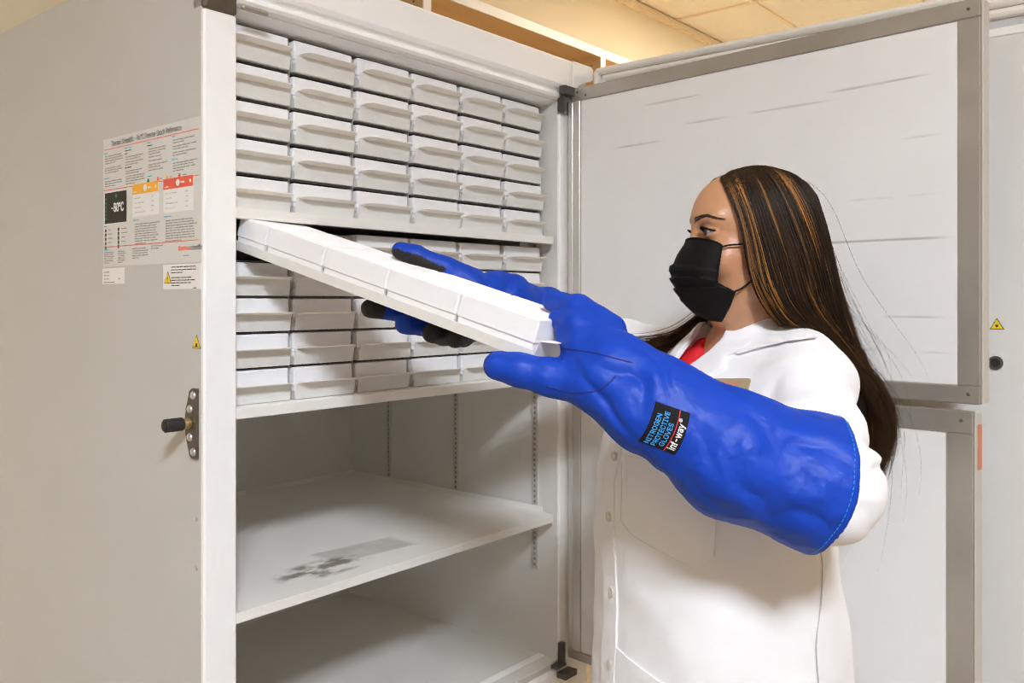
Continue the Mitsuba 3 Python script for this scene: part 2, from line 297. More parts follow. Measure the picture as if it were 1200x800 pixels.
for i in range(5):
    blk.append(flat(R(.313, .318, 1.541 - i * .0075, 1.546 - i * .0075), .0004)); para(.306, .283, 1.5455 - i * .0075, 1)
    blk.append(flat(R(.266, .271, 1.541 - i * .0075, 1.547 - i * .0075), .0004)); para(.258, .228, 1.5455 - i * .0075, 1)
para(.210, .126, 1.550, 9, .0041); para(.110, .014, 1.550, 9, .0041)
para(.321, .285, 1.5105, 1, tgt=blue); para(.321, .285, 1.506, 6, .0038); para(.270, .242, 1.506, 6, .0038); para(.220, .165, 1.509, 5, .0040); para(.156, .115, 1.511, 2, .0040)
put(sh + '__maker_name', moved(text('thermo', .0078, .033, True), side(.071, 1.4995, .0004)), 'mat_ink_red')
put(sh + '__maker_name', moved(text('scientific', .0078, .036), side(.037, 1.4995, .0004)), 'mat_ink')
para(.055, .026, 1.492, 1)
for nmx, ms, m in (('rules', red, 'mat_ink_red'), ('headings', blue, 'mat_ink_blue'), ('bold_print', blk, 'mat_ink'), ('small_print', gry, 'mat_ink_grey')):
    put(sh + '__' + nmx, cat(*ms), m); labels[sh + '__' + nmx] = {'kind': 'stuff', 'label': nmx.replace('_', ' ')}
st = FZ + '__serial_sticker'; put(st, flat(R(.248, .328, 1.449, 1.477), 0), 'mat_decal_white')
gry = []; para(.322, .288, 1.471, 1); para(.322, .290, 1.465, 1); para(.322, .294, 1.459, 1); para(.268, .260, 1.459, 1); para(.322, .262, 1.453, 1); put(st + '__print', cat(*gry), 'mat_ink_grey')
st = FZ + '__warning_sticker'; put(st, flat(R(.004, .118, 1.438, 1.478), 0), 'mat_decal_white'); labels[st] = {'label': 'white warning sticker with a yellow triangle'}
blk = []; para(.092, .012, 1.4745, 3, .0045, dark=True); para(.092, .022, 1.4575, 4, .0042, dark=True); para(.026, .008, 1.4405, 1, dark=True); put(st + '__print', cat(*blk), 'mat_ink')
tri = lambda y, z, s: sg.Polygon([(-y - s, z), (-y + s, z), (-y, z + 1.73 * s)])
put(st + '__triangle_border', flat(tri(.103, 1.4475, .0115), .0004), 'mat_ink'); put(st + '__triangle', flat(tri(.103, 1.4475, .0115).buffer(-.0011), .0008), 'mat_yellow')
put(st + '__exclamation', cat(flat((-.1036, 1.4525, -.1024, 1.459), .0012), flat((-.1036, 1.4498, -.1024, 1.4512), .0012)), 'mat_ink')
wt = FZ + '__warning_triangle'; put(wt, flat(tri(.0175, 1.345, .0125), 0), 'mat_ink'); put(wt + '__field', flat(tri(.0175, 1.345, .0125).buffer(-.0011), .0004), 'mat_yellow')
put(wt + '__symbol', cat(flat(sg.Point(-.0165, 1.3508).buffer(.0028), .0008), flat((-.0255, 1.3475, -.0105, 1.3486), .0008)), 'mat_ink')

# inner doors: steel frame round a white panel ---------------------------------------
HX, HY, AN = .940, -.012, math.radians(-95.41)
du = np.array([math.cos(AN), math.sin(AN), 0]); dn = np.array([math.sin(AN), -math.cos(AN), 0])   # dn: out of the face that we see
def door_frame(): return M4((HX, HY, 0), du, (0, 0, 1), np.cross(du, (0, 0, 1)))
MD = door_frame(); sgn = 1 if MD[0, 2] < 0 else -1       # local w axis: face at w = 0, body behind
def dbox(s0, s1, z0, z1, w0, w1, c=.0015):
    a, b = sorted((sgn * w0, sgn * w1)); return moved(cb(s0, s1, z0, z1, a, b, c), MD)
def inner_door(key, s1, z0, z1, sp, zp0, zp1, label):
    put(key + '__core', dbox(.006, s1 - .006, z0 + .006, z1 - .006, -.034, -.006), 'mat_steel')
    put(key + '__rail', dbox(.0, s1, zp1, z1, -.014, 0), 'mat_steel'); put(key + '__rail', dbox(.0, s1, z0, zp0, -.014, 0), 'mat_steel')
    put(key + '__stile', dbox(.0, .014, zp0, zp1, -.014, -.001), 'mat_steel_light'); put(key + '__stile', dbox(.0155, .037, zp0, zp1, -.014, 0), 'mat_steel_light'); put(key + '__stile', dbox(sp, s1, zp0, zp1, -.014, -.0004), 'mat_steel')
    put(key + '__panel', dbox(.038, sp, zp0, zp1, -.02, -.0035, .001), 'mat_door_panel')
    put(key + '__edge_strip', dbox(s1, s1 + .004, z0 + .002, z1 - .002, -.034, -.003), 'mat_steel_light')
    for s, z in ((.01, zp1 + .008), (.03, zp1 + .02), (.055, zp1 + .010), (s1 - .018, z1 - .016), (s1 - .018, z0 + .016)):
        put(key + '__rivet', dome((MD @ [s, z, 0, 1])[:3], MD[:3, 2] * sgn, .003, .0012, 8), 'mat_brown_metal', 40)
    labels[key] = {'label': label}
inner_door(FZ + '__inner_door', .899, 1.249, 1.917, .864, 1.279, 1.886, 'upper inner door with a steel frame and scuffed white panel')
inner_door(FZ + '__inner_door_001', .888, .579, 1.237, .846, .600, 1.199, 'lower inner door with a steel frame and white panel')
put(FZ + '__inner_door_001__reflection_strip', dbox(.8921, .8935, 1.14, 1.215, -.028, -.010, .0004), 'mat_reflection'); labels[FZ + '__inner_door_001__reflection_strip'] = {'label': 'copper coloured strip painting a warm reflection on the door edge'}  # orange reflection on the edge, put in as a coloured strip
# outer door, swung open behind them
OD = FZ + '__outer_door'
put(OD + '__leaf', cb(1.036, 1.112, -1.075, -.022, .50, 1.985, .004), 'mat_enamel')
put(OD + '__inner_panel', cb(1.030, 1.038, -1.015, -.075, .555, 1.907, .003), 'mat_liner')
put(OD + '__trim_strip', cb(1.0275, 1.037, -1.02, -.07, 1.893, 1.908, .001), 'mat_frame_white')
for k, o in enumerate((.0, .020, .040)):
    y0, y1, z0, z1 = -1.062 + o, -.033 - o, .515 + o, 1.974 - o
    P = np.array([(1.033, y0, z0), (1.033, y1, z0), (1.033, y1, z1), (1.033, y0, z1), (1.033, y0, z0)])
    ring = [cyl(P[i], P[i + 1], .0092, 12) for i in range(4)]
    put(OD + '__gasket_ridge', cat(*ring), 'mat_gasket', 30)
def od(poly, out, th=.0005): return moved(ext(poly, th), M4((1.030 - out, 0, 0), (0, -1, 0), (0, 0, 1), (-1, 0, 0)))
t3 = sg.Polygon([(.898 - .012, 1.368), (.898 + .012, 1.368), (.898, 1.389)])
put(OD + '__warning_triangle', od(t3, 0), 'mat_ink'); put(OD + '__warning_triangle__field', od(t3.buffer(-.0012), .0005), 'mat_yellow'); put(OD + '__warning_triangle__symbol', od(sg.Point(.898, 1.3745).buffer(.0024), .001), 'mat_ink')
put(OD + '__catch_hole', moved(trimesh.creation.annulus(.008, .0125, .004, sections=24), M4((1.029, -.896, 1.308), (0, -1, 0), (0, 0, 1), (-1, 0, 0))), 'mat_brown_metal', 30)
put(OD + '__catch_hole__bore', od(sg.Point(.896, 1.308).buffer(.0085), .0, .001), 'mat_black')
labels[OD] = {'label': 'outer freezer door, swung open behind the inner doors'}

# shelves ------------------------------------------------------------------------------
for k, (z, what) in enumerate(((1.569, 'upper white metal freezer shelf carrying the top five rows of boxes'), (1.247, 'middle white metal freezer shelf under the lower rows of boxes'), (.920, 'empty white metal freezer shelf with a dark smudge near its front edge'))):
    key = 'freezer_shelf' if k == 0 else f'freezer_shelf_{k:03d}'
    x0, x1, yb = .049, .912, .735
    plan = sg.Polygon([(x0, .0), (.899, .0), (x1 - .002, .035), (x1 - .002, yb), (x0, yb)])
    sheet = ext(plan, .0025); sheet.apply_translation((0, 0, z - .0025))
    lip = [bx(x0, .899, 0, .0022, z - .017, z), bx(x0, .899, .0022, .014, z - .017, z - .0155)]
    up = [bx(x1 - .003, x1 - .001, .04, yb, z - .001, z + .012), bx(x0, .56, yb - .002, yb, z - .001, z + .012), bx(.62, x1 - .002, yb - .002, yb, z - .001, z + .012)]
    put(key + '__panel', sheet, 'mat_shelf'); put(key + '__front_lip', cat(*lip), 'mat_shelf')
    put(key + '__upstand', cat(*up), 'mat_shelf')
    br = [bx(x1 - .03, cavx1 - .0045, y - .004, y + .004, z - .02, z - .003) for y in (.09, .34, .58)]
    for b in br: put(key + '__clip', b, 'mat_steel_light')
    lab(key, what, 'shelf')

# trays and boxes ---------------------------------------------------------------------
TW, TD, BW, BD = .131, .64, .1305, .131
def tray_meshes(depth):
    h, t = .0145, .0012
    body = cat(bx(0, TW, 0, depth, 0, t), bx(0, t, 0, depth, 0, h), bx(TW - t, TW, 0, depth, 0, h), bx(0, TW, depth - t, depth, 0, h),
               moved(cb(0, TW, -.0006, .0006, 0, .0285, .0004), trimesh.transformations.rotation_matrix(.16, (1, 0, 0))))
    a = np.linspace(0, np.pi / 2, 6)
    left = [(.003 + .014 * (1 - math.cos(q)), -.0215 * math.sin(q)) for q in a]
    pl = sg.Polygon(left + [(TW - x, y) for x, y in left[::-1]])
    lip = ext(pl, .0011); lip.apply_transform(trimesh.transformations.rotation_matrix(-.17, (1, 0, 0))); lip.apply_translation((0, -.0043, .0276))
    return body, lip
def box_meshes(l=BD, top=.0540):
    base = cb(.0022, BW - .0022, .0022, l - .0022, 0, .030, .001)
    lid = cb(0, BW, 0, l, .0205, top, .0020)
    return base, lid
t_body, t_lip = (mikit.ply(m, k) for m, k in zip(tray_meshes(TD), ('mat_tray', 'mat_tray_lip')))
b_base, b_lid = (mikit.ply(m, k) for m, k in zip(box_meshes(), ('mat_card_base', 'mat_card')))
ORD = ['leftmost', 'second', 'third', 'fourth', 'fifth', 'rightmost']; ROW = ['bottom', 'second lowest', 'middle', 'second highest', 'top']
def place(key, parts, tw, label, c, group):
    for n_, d in parts: scene[f'{key}__{n_}'] = {**d, 'to_world': tw}
    lab(key, label, c, group)
nt = nb = 0
for si, (sz, pitch, sname) in enumerate(((1.5695, .0622, 'upper'), (1.2475, .0600, 'middle'))):
    for c in range(6):
        xc = .0535 + .1425 * c
        rk = 'tray_rack' if (si, c) == (0, 0) else f'tray_rack_{si * 6 + c:03d}'
        top = sz + pitch * 4 + .052
        for sxx in (xc - .0042, xc + TW + .003): put(rk + '__side_plate', bx(sxx, sxx + .0012, .044, .70, sz, top), 'mat_rack')
        for r in range(1, 5): put(rk + '__gap_shade_runner', bx(xc - .003, xc + TW + .003, .040, .70, sz + pitch * r - .0030, sz + pitch * r - .0008), 'mat_dark_metal')  # runner plates, full width and dark to paint the shade between rows
        lab(rk, f'metal tray rack forming the {ORD[c]} column of boxes on the {sname} shelf', 'rack', 'metal tray racks')
        for r in range(5):
            if (si, c, r) == (1, 0, 4): continue          # the tray in her hands came from here
            z = sz + pitch * r + .0006
            ry = random.uniform(-.002, .004); rx = random.uniform(-.0012, .0012)
            ry += .036 if (si, c, r) == (1, 1, 4) else 0.0
            tw = T().translate([xc + rx, .032 + ry, z]).rotate([0, 0, 1], random.uniform(-.35, .35))
            tk = 'freezer_tray' if nt == 0 else f'freezer_tray_{nt:03d}'; nt += 1
            place(tk, (('body', t_body), ('pull_lip', t_lip)), tw, f'pull-out tray with flared lip, {ORD[c]} column, {ROW[r]} row of the {sname} shelf', 'tray', 'pull-out trays')
            tw2 = T().translate([xc + rx + .0004, .032 + ry + .0035, z + .0013]).rotate([0, 0, 1], random.uniform(-.5, .5))
            bk = 'storage_box' if nb == 0 else f'storage_box_{nb:03d}'; nb += 1
            place(bk, (('base', b_base), ('lid', b_lid)), tw2, f'white cardboard storage box, {ORD[c]} column, {ROW[r]} row of the {sname} shelf', 'box', 'boxes in the racks')
# the tray being pulled out, with its row of boxes
U = np.array([-.1099, .9558, .2726]); V = np.array([.9926, .1200, -.0205]); N = np.cross(V, U); U /= np.linalg.norm(U); V -= U * (V @ U); V /= np.linalg.norm(V); N = np.cross(V, U)
HO = np.array([.142, -.536, 1.342])
hb, hl = tray_meshes(.600)
MT = M4(HO, V, U, N)
hk = f'freezer_tray_{nt:03d}'
put(hk + '__body', moved(hb, MT), 'mat_tray'); put(hk + '__pull_lip', moved(hl, MT), 'mat_tray_lip')
lab(hk, 'tray of white boxes tilted in the gloved hands, half out of the freezer', 'tray')
for i, (s, l) in enumerate(((.003, .130), (.134, .130), (.265, .130), (.396, .130), (.527, .071))):
    b0, l0 = box_meshes(l - .0008, .0535)
    key = f'storage_box_{nb:03d}'; nb += 1
    m = MT @ trimesh.transformations.translation_matrix((.0003, s, .0013)) @ trimesh.transformations.rotation_matrix(random.uniform(-.006, .006), (0, 0, 1))
    put(key + '__base', moved(b0, m), 'mat_card_base'); put(key + '__lid', moved(l0, m), 'mat_card')
    lab(key, ['white box at the near end of the held tray, by the blue glove', 'second white box from the near end of the held tray', 'third white box from the near end of the held tray', 'fourth white box from the near end of the held tray', 'narrow white carton at the far end of the held tray'][i], 'box', 'boxes on the held tray')
# ================================================================ the person
# Person frame, metres: x from her front to her back, y from her left side to her right side, z up from the floor; origin on the floor.
PX, PY = FWD[1], -FWD[0]
ORG = np.array([CAM[0] + .639 * .37 + .769 * 1.40, CAM[1] - .769 * .37 + .639 * 1.40, 0])
EX, EY = np.array([PX, PY, 0]), np.array([FWD[0], FWD[1], 0])
MP = M4(ORG, EX, EY, (0, 0, 1))
if np.linalg.det(MP[:3, :3]) < 0: raise ValueError
def Q(a, b, z): return np.array([a - .37, b - 1.40, z], float)
def toworld(m):
    v = np.asarray(m.vertices) @ MP[:3, :3].T + ORG
    return trimesh.Trimesh(v, np.asarray(m.faces), process=False)

# ---- signed distances and a sparse surface-nets mesher
def smin(a, b, k):
    h = np.clip(.5 + .5 * (b - a) / k, 0, 1); return b * (1 - h) + a * h - k * h * (1 - h)
def smax(a, b, k): return -smin(-a, -b, k)
def cone(p, a, b, ra, rb):
    a, b = np.asarray(a, float), np.asarray(b, float); ab = b - a
    t = np.clip(((p - a) @ ab) / (ab @ ab), 0, 1); t = t * t * (3 - 2 * t) if False else t
    return np.linalg.norm(p - a - t[:, None] * ab, axis=1) - (ra + (rb - ra) * t)
def chain(p, pts, k=.01):
    d = None
    for (a, ra), (b, rb) in zip(pts[:-1], pts[1:]):
        e = cone(p, a, b, ra, rb); d = e if d is None else smin(d, e, k)
    return d
def ell(p, c, r, ax=None):
    q = p - np.asarray(c, float)
    if ax is not None: q = q @ np.asarray(ax, float).T
    r = np.asarray(r, float); k0 = np.linalg.norm(q / r, axis=1); k1 = np.linalg.norm(q / r ** 2, axis=1)
    return k0 * (k0 - 1) / np.maximum(k1, 1e-9)
def nets(f, xs, ys, zs, coarse=4, reach=1.9):
    """Surface nets of f over the grid xs, ys, zs (uneven steps allowed); f is evaluated only near the surface."""
    n = [len(g) for g in (xs, ys, zs)]
    ci = [np.unique(np.r_[np.arange(0, m, coarse), m - 1]) for m in n]
    G = np.stack(np.meshgrid(xs[ci[0]], ys[ci[1]], zs[ci[2]], indexing='ij'), -1)
    dc = f(G.reshape(-1, 3).astype(np.float32)).reshape(G.shape[:3])
    step = max(np.diff(xs).max(), np.diff(ys).max(), np.diff(zs).max()) * coarse
    from scipy.ndimage import minimum_filter
    near = minimum_filter(np.abs(dc), 3) < step * reach * .9
    up = [np.minimum(np.arange(m) // coarse, len(c) - 1) for m, c in zip(n, ci)]
    mask = near[np.ix_(*up)]
    val = np.where(dc[np.ix_(*up)] < 0, -1.0, 1.0).astype(np.float32)
    idx = np.nonzero(mask)
    for s in range(0, len(idx[0]), 600000):
        sl = tuple(i[s:s + 600000] for i in idx)
        val[sl] = f(np.stack([xs[sl[0]], ys[sl[1]], zs[sl[2]]], 1).astype(np.float32))
    ins = val < 0
    c = [ins[i:n[0] - 1 + i, j:n[1] - 1 + j, k:n[2] - 1 + k] for i in (0, 1) for j in (0, 1) for k in (0, 1)]
    tot = sum(q.astype(np.int8) for q in c); cell = (tot > 0) & (tot < 8)
    I = np.stack(np.nonzero(cell), 1); num = -np.ones(cell.shape, np.int64); num[tuple(I.T)] = np.arange(len(I))
    acc = np.zeros((len(I), 3)); cnt = np.zeros(len(I)); ax = (xs, ys, zs)
    for d in range(3):
        o = [q for q in range(3) if q != d]
        for u in (0, 1):
            for w in (0, 1):
                A = I.copy(); A[:, o[0]] += u; A[:, o[1]] += w; B = A.copy(); B[:, d] += 1
                va, vb = val[tuple(A.T)], val[tuple(B.T)]; cr = (va < 0) != (vb < 0)
                t = np.where(cr, va / np.where(cr, va - vb, 1), 0)
                P = np.stack([g[A[:, q]] for q, g in enumerate(ax)], 1).astype(float); P[:, d] += t * (ax[d][B[:, d]] - ax[d][A[:, d]])
                acc[cr] += P[cr]; cnt[cr] += 1
    Vt = acc / cnt[:, None]; F = []
    for d in range(3):
        o = [(d + 1) % 3, (d + 2) % 3]
        sl0 = [slice(1, m - 1) for m in n]; sl1 = list(sl0); sl0[d] = slice(0, n[d] - 1); sl1[d] = slice(1, n[d])
        a, b = ins[tuple(sl0)], ins[tuple(sl1)]
        for flip, m in ((False, a & ~b), (True, ~a & b)):
            E = np.stack(np.nonzero(m), 1); off = np.ones(3, int); off[d] = 0; E = E + off
            q = []
            for u, w in ((0, 0), (1, 0), (1, 1), (0, 1)):
                e = E.copy(); e[:, o[0]] -= 1 - u; e[:, o[1]] -= 1 - w; q.append(num[tuple(e.T)])
            q = np.stack(q, 1)
            F.append(q[:, ::-1] if flip else q)
    F = np.vstack(F); F = F[(F >= 0).all(1)]
    return trimesh.Trimesh(Vt, np.vstack([F[:, [0, 1, 2]], F[:, [0, 2, 3]]]), process=False)
def grid(lo, hi, h): return [np.arange(l, u + h, h) for l, u in zip(lo, hi)]
def soften(m, n=2):
    v0 = np.array(m.vertices); trimesh.smoothing.filter_taubin(m, lamb=.5, nu=.52, iterations=n)
    v1 = np.array(m.vertices); bad = ~(np.linalg.norm(v1 - v0, axis=1) < .006); v1[bad] = v0[bad]; m.vertices = v1
    return m
def warped(lo, hi, f0, f1, h, H):
    """Grid steps h between f0 and f1, H outside."""
    return np.unique(np.round(np.r_[np.arange(lo, f0, H), np.arange(f0, f1, h), np.arange(f1, hi, H)], 6))

# ---- joints
HEAD = Q(.377, 1.35, 1.522)                                     # between the eyes' height, middle of the skull
hF, hL = np.array([-.996, -.087, 0]), np.array([.087, -.996, 0])  # the way she looks, and her left
HM = M4(HEAD, hF, hL, (0, 0, 1))
def HP(F, L, U_): return HEAD + F * hF + L * hL + U_ * np.array([0, 0, 1.0])
tF, tL = np.array([-.951, -.309, 0]), np.array([.309, -.951, 0])  # torso: front and left
TC = Q(.33, 1.40, 0)
SHL, ELL, WRL = Q(.432, 1.265, 1.298), Q(.392, 1.075, 1.182), Q(.16, 1.11, 1.305)
SHR, ELR, WRR = Q(.325, 1.585, 1.295), Q(.20, 1.70, 1.325), Q(.020, 1.472, 1.411)

def head_sdf(p):
    q = (p - HEAD) @ np.stack([hF, hL, [0, 0, 1]]).T.astype(np.float32)
    s = q.copy(); s[:, 1] = np.abs(s[:, 1])
    d = ell(q, (.006, 0, .030), (.094, .072, .070))
    d = smin(d, ell(q, (.036, 0, -.035), (.058, .061, .088)), .022)
    d = smin(d, cone(s, (.084, 0, .022), (.076, .040, .020), .0165, .0135), .014)           # brow
    d = smin(d, cone(s, (.020, .050, -.075), (.066, .014, -.108), .018, .020), .025)          # jaw
    d = smin(d, ell(s, (.064, .038, -.040), (.026, .024, .028)), .016)                        # cheek
    d = smin(d, ell(q, (.040, 0, -.112), (.045, .038, .026)), .02)                            # under the chin
    d = smin(d, cone(q, (.093, 0, .006), (.108, 0, -.044), .0075, .012), .012)               # nose
    d = smin(d, cone(s, (.104, 0, -.047), (.100, .011, -.048), .010, .008), .008)
    d = smin(d, cone(s, (.090, 0, -.078), (.084, .020, -.077), .010, .006), .008)            # mouth
    d = smax(d, -ell(s, (.105, .031, -.001), (.020, .017, .0125)), .011)                      # eye sockets
    lid = ell(s, (.0795, .032, .0), (.0150, .0158, .0140))
    slit = np.maximum(np.abs(s[:, 2] + .0008 - .06 * (s[:, 1] - .032)) - .0048 * np.clip(1 - ((s[:, 1] - .032) / .0155) ** 2, 0, 1), .082 - s[:, 0])
    lid = smax(lid, -slit, .0012)
    d = smin(d, lid, .004)
    e = smin(ell(s, (.004, .074, -.012), (.016, .007, .029), [[.97, .25, 0], [-.25, .97, 0], [0, 0, 1]]), ell(s, (.010, .071, -.036), (.008, .006, .010)), .006)
    e = smax(e, -ell(s, (.006, .083, -.006), (.009, .006, .016)), .004)
    return smin(d, e, .005)
def body_sdf(p):
    d = head_sdf(p)
    nb = Q(.374, 1.405, 1.335)
    d = smin(d, cone(p, HP(-.012, 0, -.075), nb, .050, .056), .022)
    d = smin(d, cone(p, HP(.03, 0, -.118), nb + (-.008, -.005, -.01), .028, .040), .025)
    tor = [(TC + tF * f + (0, 0, z), r) for f, z, r in ((-.03, 1.245, .086), (.015, 1.15, .110), (.01, 1.02, .115), (0, .90, .13))]
    t = chain(p, tor, .05); q = (p - TC) @ tL
    for s in (-1, 1):
        off = tL * .052 * s
        t = smin(t, chain(p, [(c + off, r - .008) for c, r in tor], .05), .03)
    d = smin(d, t, .05)
    d = smin(d, chain(p, [(nb, .05), (SHL, .048), (ELL, .036), (WRL, .026), (WRL + (-.06, .015, .02), .026)], .02), .03)
    d = smin(d, chain(p, [(nb, .05), (SHR, .046), (ELR, .032), (WRR, .026), (WRR + (-.07, -.03, .012), .026)], .02), .03)
    for s in (-1, 1):
        h = TC + tL * .085 * s
        d = smin(d, chain(p, [(h + (0, 0, .86), .085), (h + tF * .02 + (0, 0, .48), .056), (h + (0, 0, .30), .052), (h - tF * .01 + (0, 0, .09), .036)], .03), .03)
        d = smin(d, chain(p, [(h - tF * .03 + (0, 0, .045), .036), (h + tF * .10 + (0, 0, .03), .026), (h + tF * .155 + (0, 0, .026), .022)], .02), .02)
    return d

bm = nets(body_sdf, warped(-.46, .28, HEAD[0] - .12, HEAD[0] + .10, .0020, .009), warped(-.42, .40, HEAD[1] - .10, HEAD[1] + .10, .0020, .009), warped(-.002, 1.70, 1.33, 1.63, .0020, .009))
soften(bm, 2)
bv = np.asarray(bm.vertices); hq = (bv - HEAD) @ np.stack([hF, hL, [0, 0, 1]]).T
nz = meshkit.fbm(bv * 60, 3, 3)[:, None]; nz2 = meshkit.fbm(bv * 18, 2, 9)[:, None]
sk = np.array([.50, .255, .135]) * (.92 + .10 * nz + .06 * nz2)
ruddy = np.exp(-(((hq[:, 0] - .055) / .03) ** 2 + ((hq[:, 2] + .045) / .035) ** 2))[:, None]
sk = sk * (1 - ruddy * np.array([.0, .08, .08]))
lidm = (np.exp(-(((hq[:, 0] - .092) / .008) ** 2 + ((np.abs(hq[:, 1]) - .032) / .016) ** 2 + ((hq[:, 2] - .008) / .006) ** 2)))[:, None]
sk = sk * (1 - .35 * lidm)
PE = 'person'
scene['mat_skin'] = {'type': 'twosided', 'bsdf': {'type': 'principled', 'base_color': {'type': 'mesh_attribute', 'name': 'vertex_color'}, 'roughness': .42, 'specular': .45}}
put(PE + '__body', toworld(bm), 'mat_skin', True, color=np.clip(sk, 0, 1)); labels[PE + '__body'] = {'label': 'face, neck and body with light brown skin'}
lab(PE, 'person in white lab coat, black mask and blue gauntlets, lifting a tray from the freezer', 'person')
# eyes: white ball, iris, pupil, lids' lashes, brows
for s in (1, -1):
    c = HP(.0800, .032 * s, 0)
    ek = put(PE + '__eye', toworld(moved(trimesh.creation.icosphere(3, .0126), M4(c, (1, 0, 0), (0, 1, 0), (0, 0, 1)))), 'mat_eye_white', True)
    gd = (hF * .98 + hL * .02 * s); gd /= np.linalg.norm(gd)
    gx_ = np.cross(gd, (0, 0, 1)); gx_ /= np.linalg.norm(gx_)
    def eyecap(r0, r1, R): 
        t = np.linspace(r0, r1, 6); return trimesh.creation.revolve([(R * math.sin(a), R * math.cos(a)) for a in t[::-1]], sections=24)
    put(ek + '__iris', toworld(moved(eyecap(0, .46, .01285), M4(c, gx_, np.cross(gd, gx_), gd))), 'mat_iris', True)
    put(ek + '__pupil', toworld(moved(eyecap(0, .2, .0131), M4(c, gx_, np.cross(gd, gx_), gd))), 'mat_black', True)
    la = []
    for i in range(26):
        u = -1 + 2 * i / 25; L0 = .032 + .0150 * u; up = .0046 * (1 - u * u) + .0006 + .06 * (L0 - .032)
        r = math.sqrt(max(.0148 ** 2 - (L0 - .032) ** 2 - up ** 2, 1e-8))
        P0 = (.0800 + r, L0, up)
        la.append(tube([HP(P0[0] - .001, P0[1] * s, P0[2]), HP(P0[0] + .003, (P0[1] + .001 * u) * s, P0[2] + .0004), HP(P0[0] + .0062, (P0[1] + .0035 * u) * s, P0[2] + .0036)], np.array([.00055, .00045, .00012]), 4))
    for sg_, hh in ((1, .0050), (-1, -.0046)):
        pts = []
        for u in np.linspace(-1, 1, 13):
            L0 = .032 + .0152 * u; up = hh * (1 - u * u) + .06 * (L0 - .032); r = math.sqrt(max(.0150 ** 2 - (L0 - .032) ** 2 - up ** 2, 1e-8)); pts.append(HP(.0800 + r, L0 * s, up))
        la.append(tube(pts, .0011 if sg_ > 0 else .0005, 5))
    lk_ = put(PE + '__eyelashes', toworld(cat(*la)), 'mat_hair_dark'); labels[lk_] = {'kind': 'stuff', 'label': 'dark lashes'}
    br = []
    for i in range(80):
        u = i / 79; L0 = .010 + .046 * u; zc = .0190 + .0070 * math.sin(min(u * 1.6, 1.8)) - .010 * max(0, u - .55) ** 1.1 * 2
        for j in range(2):
            zz = zc + (random.random() - .5) * .0075 * (1 - .75 * u)
            o = HP(.15, L0 * s, zz); dirn = -hF
            t = .0
            for _ in range(40):
                dd = float(head_sdf((o + dirn * t)[None].astype(np.float32))[0]); t += max(dd * .8, .0002)
                if dd < .0004: break
            P = o + dirn * t
            o2 = P + hL * s * .005 + np.array([0, 0, .0014 * (1 - 1.8 * u)]) - hF * (.0012 + .004 * u)
            br.append(tube([P + hF * .0004, (P + o2) / 2 + hF * .0008, o2 + hF * .0004], np.array([.00038, .00038, .00012]), 4))
    bk_ = put(PE + '__eyebrow', toworld(cat(*br)), 'mat_brow'); labels[bk_] = {'kind': 'stuff', 'label': 'dark arched eyebrow'}
mat('mat_eye_white', (.72, .70, .67), .15, spec=.6); mat('mat_iris', (.07, .035, .018), .1, spec=.7); mat('mat_brow', (.045, .022, .012), .6); mat('mat_hair_dark', (.010, .007, .0055), .6, spec=.15)

# ---- lab coat
ZK = np.array([.50, .75, .95, 1.05, 1.15, 1.22, 1.28, 1.33, 1.37])
RD = np.array([.205, .195, .184, .180, .170, .158, .126, .090, .060]); RW = np.array([.240, .232, .215, .205, .195, .190, .175, .135, .075]); CF = np.array([.0, .004, .005, .012, .022, .020, .0, -.026, -.036])
def torso_sdf(p, off=0.0):
    q = p - TC; F, L, z = q @ tF.astype(np.float32), q @ tL.astype(np.float32), p[:, 2]
    rd, rw, cf = np.interp(z, ZK, RD) + off, np.interp(z, ZK, RW) + off, np.interp(z, ZK, CF)
    k = np.sqrt(((F - cf) / rd) ** 2 + (L / rw) ** 2)
    d = (k - 1) * np.minimum(rd, rw)
    return np.maximum(np.maximum(d, .52 - z), z - 1.372 - off)
def fold(p, dirs, freq, amp, seed=0):
    """Soft cloth folds: ridges across the direction dirs, wandering with noise."""
    w = meshkit.fbm(p * 7.0, 2, seed) * 5.0
    return amp * (np.sin((p @ np.asarray(dirs, np.float32)) * freq + w) * .6 + (meshkit.fbm(p * 16, 2, seed + 5) - .5) * 1.2)
def wrinkle(p, c, w, dirs, freq, amp, seed):
    g = np.exp(-np.sum(((p - np.asarray(c)) / w) ** 2, axis=1))
    n = meshkit.fbm(p * 14, 2, seed)
    r = 1 - np.abs(np.sin((p @ np.asarray(dirs, np.float32)) * freq + n * 6.0))
    return amp * g * (r - .5)
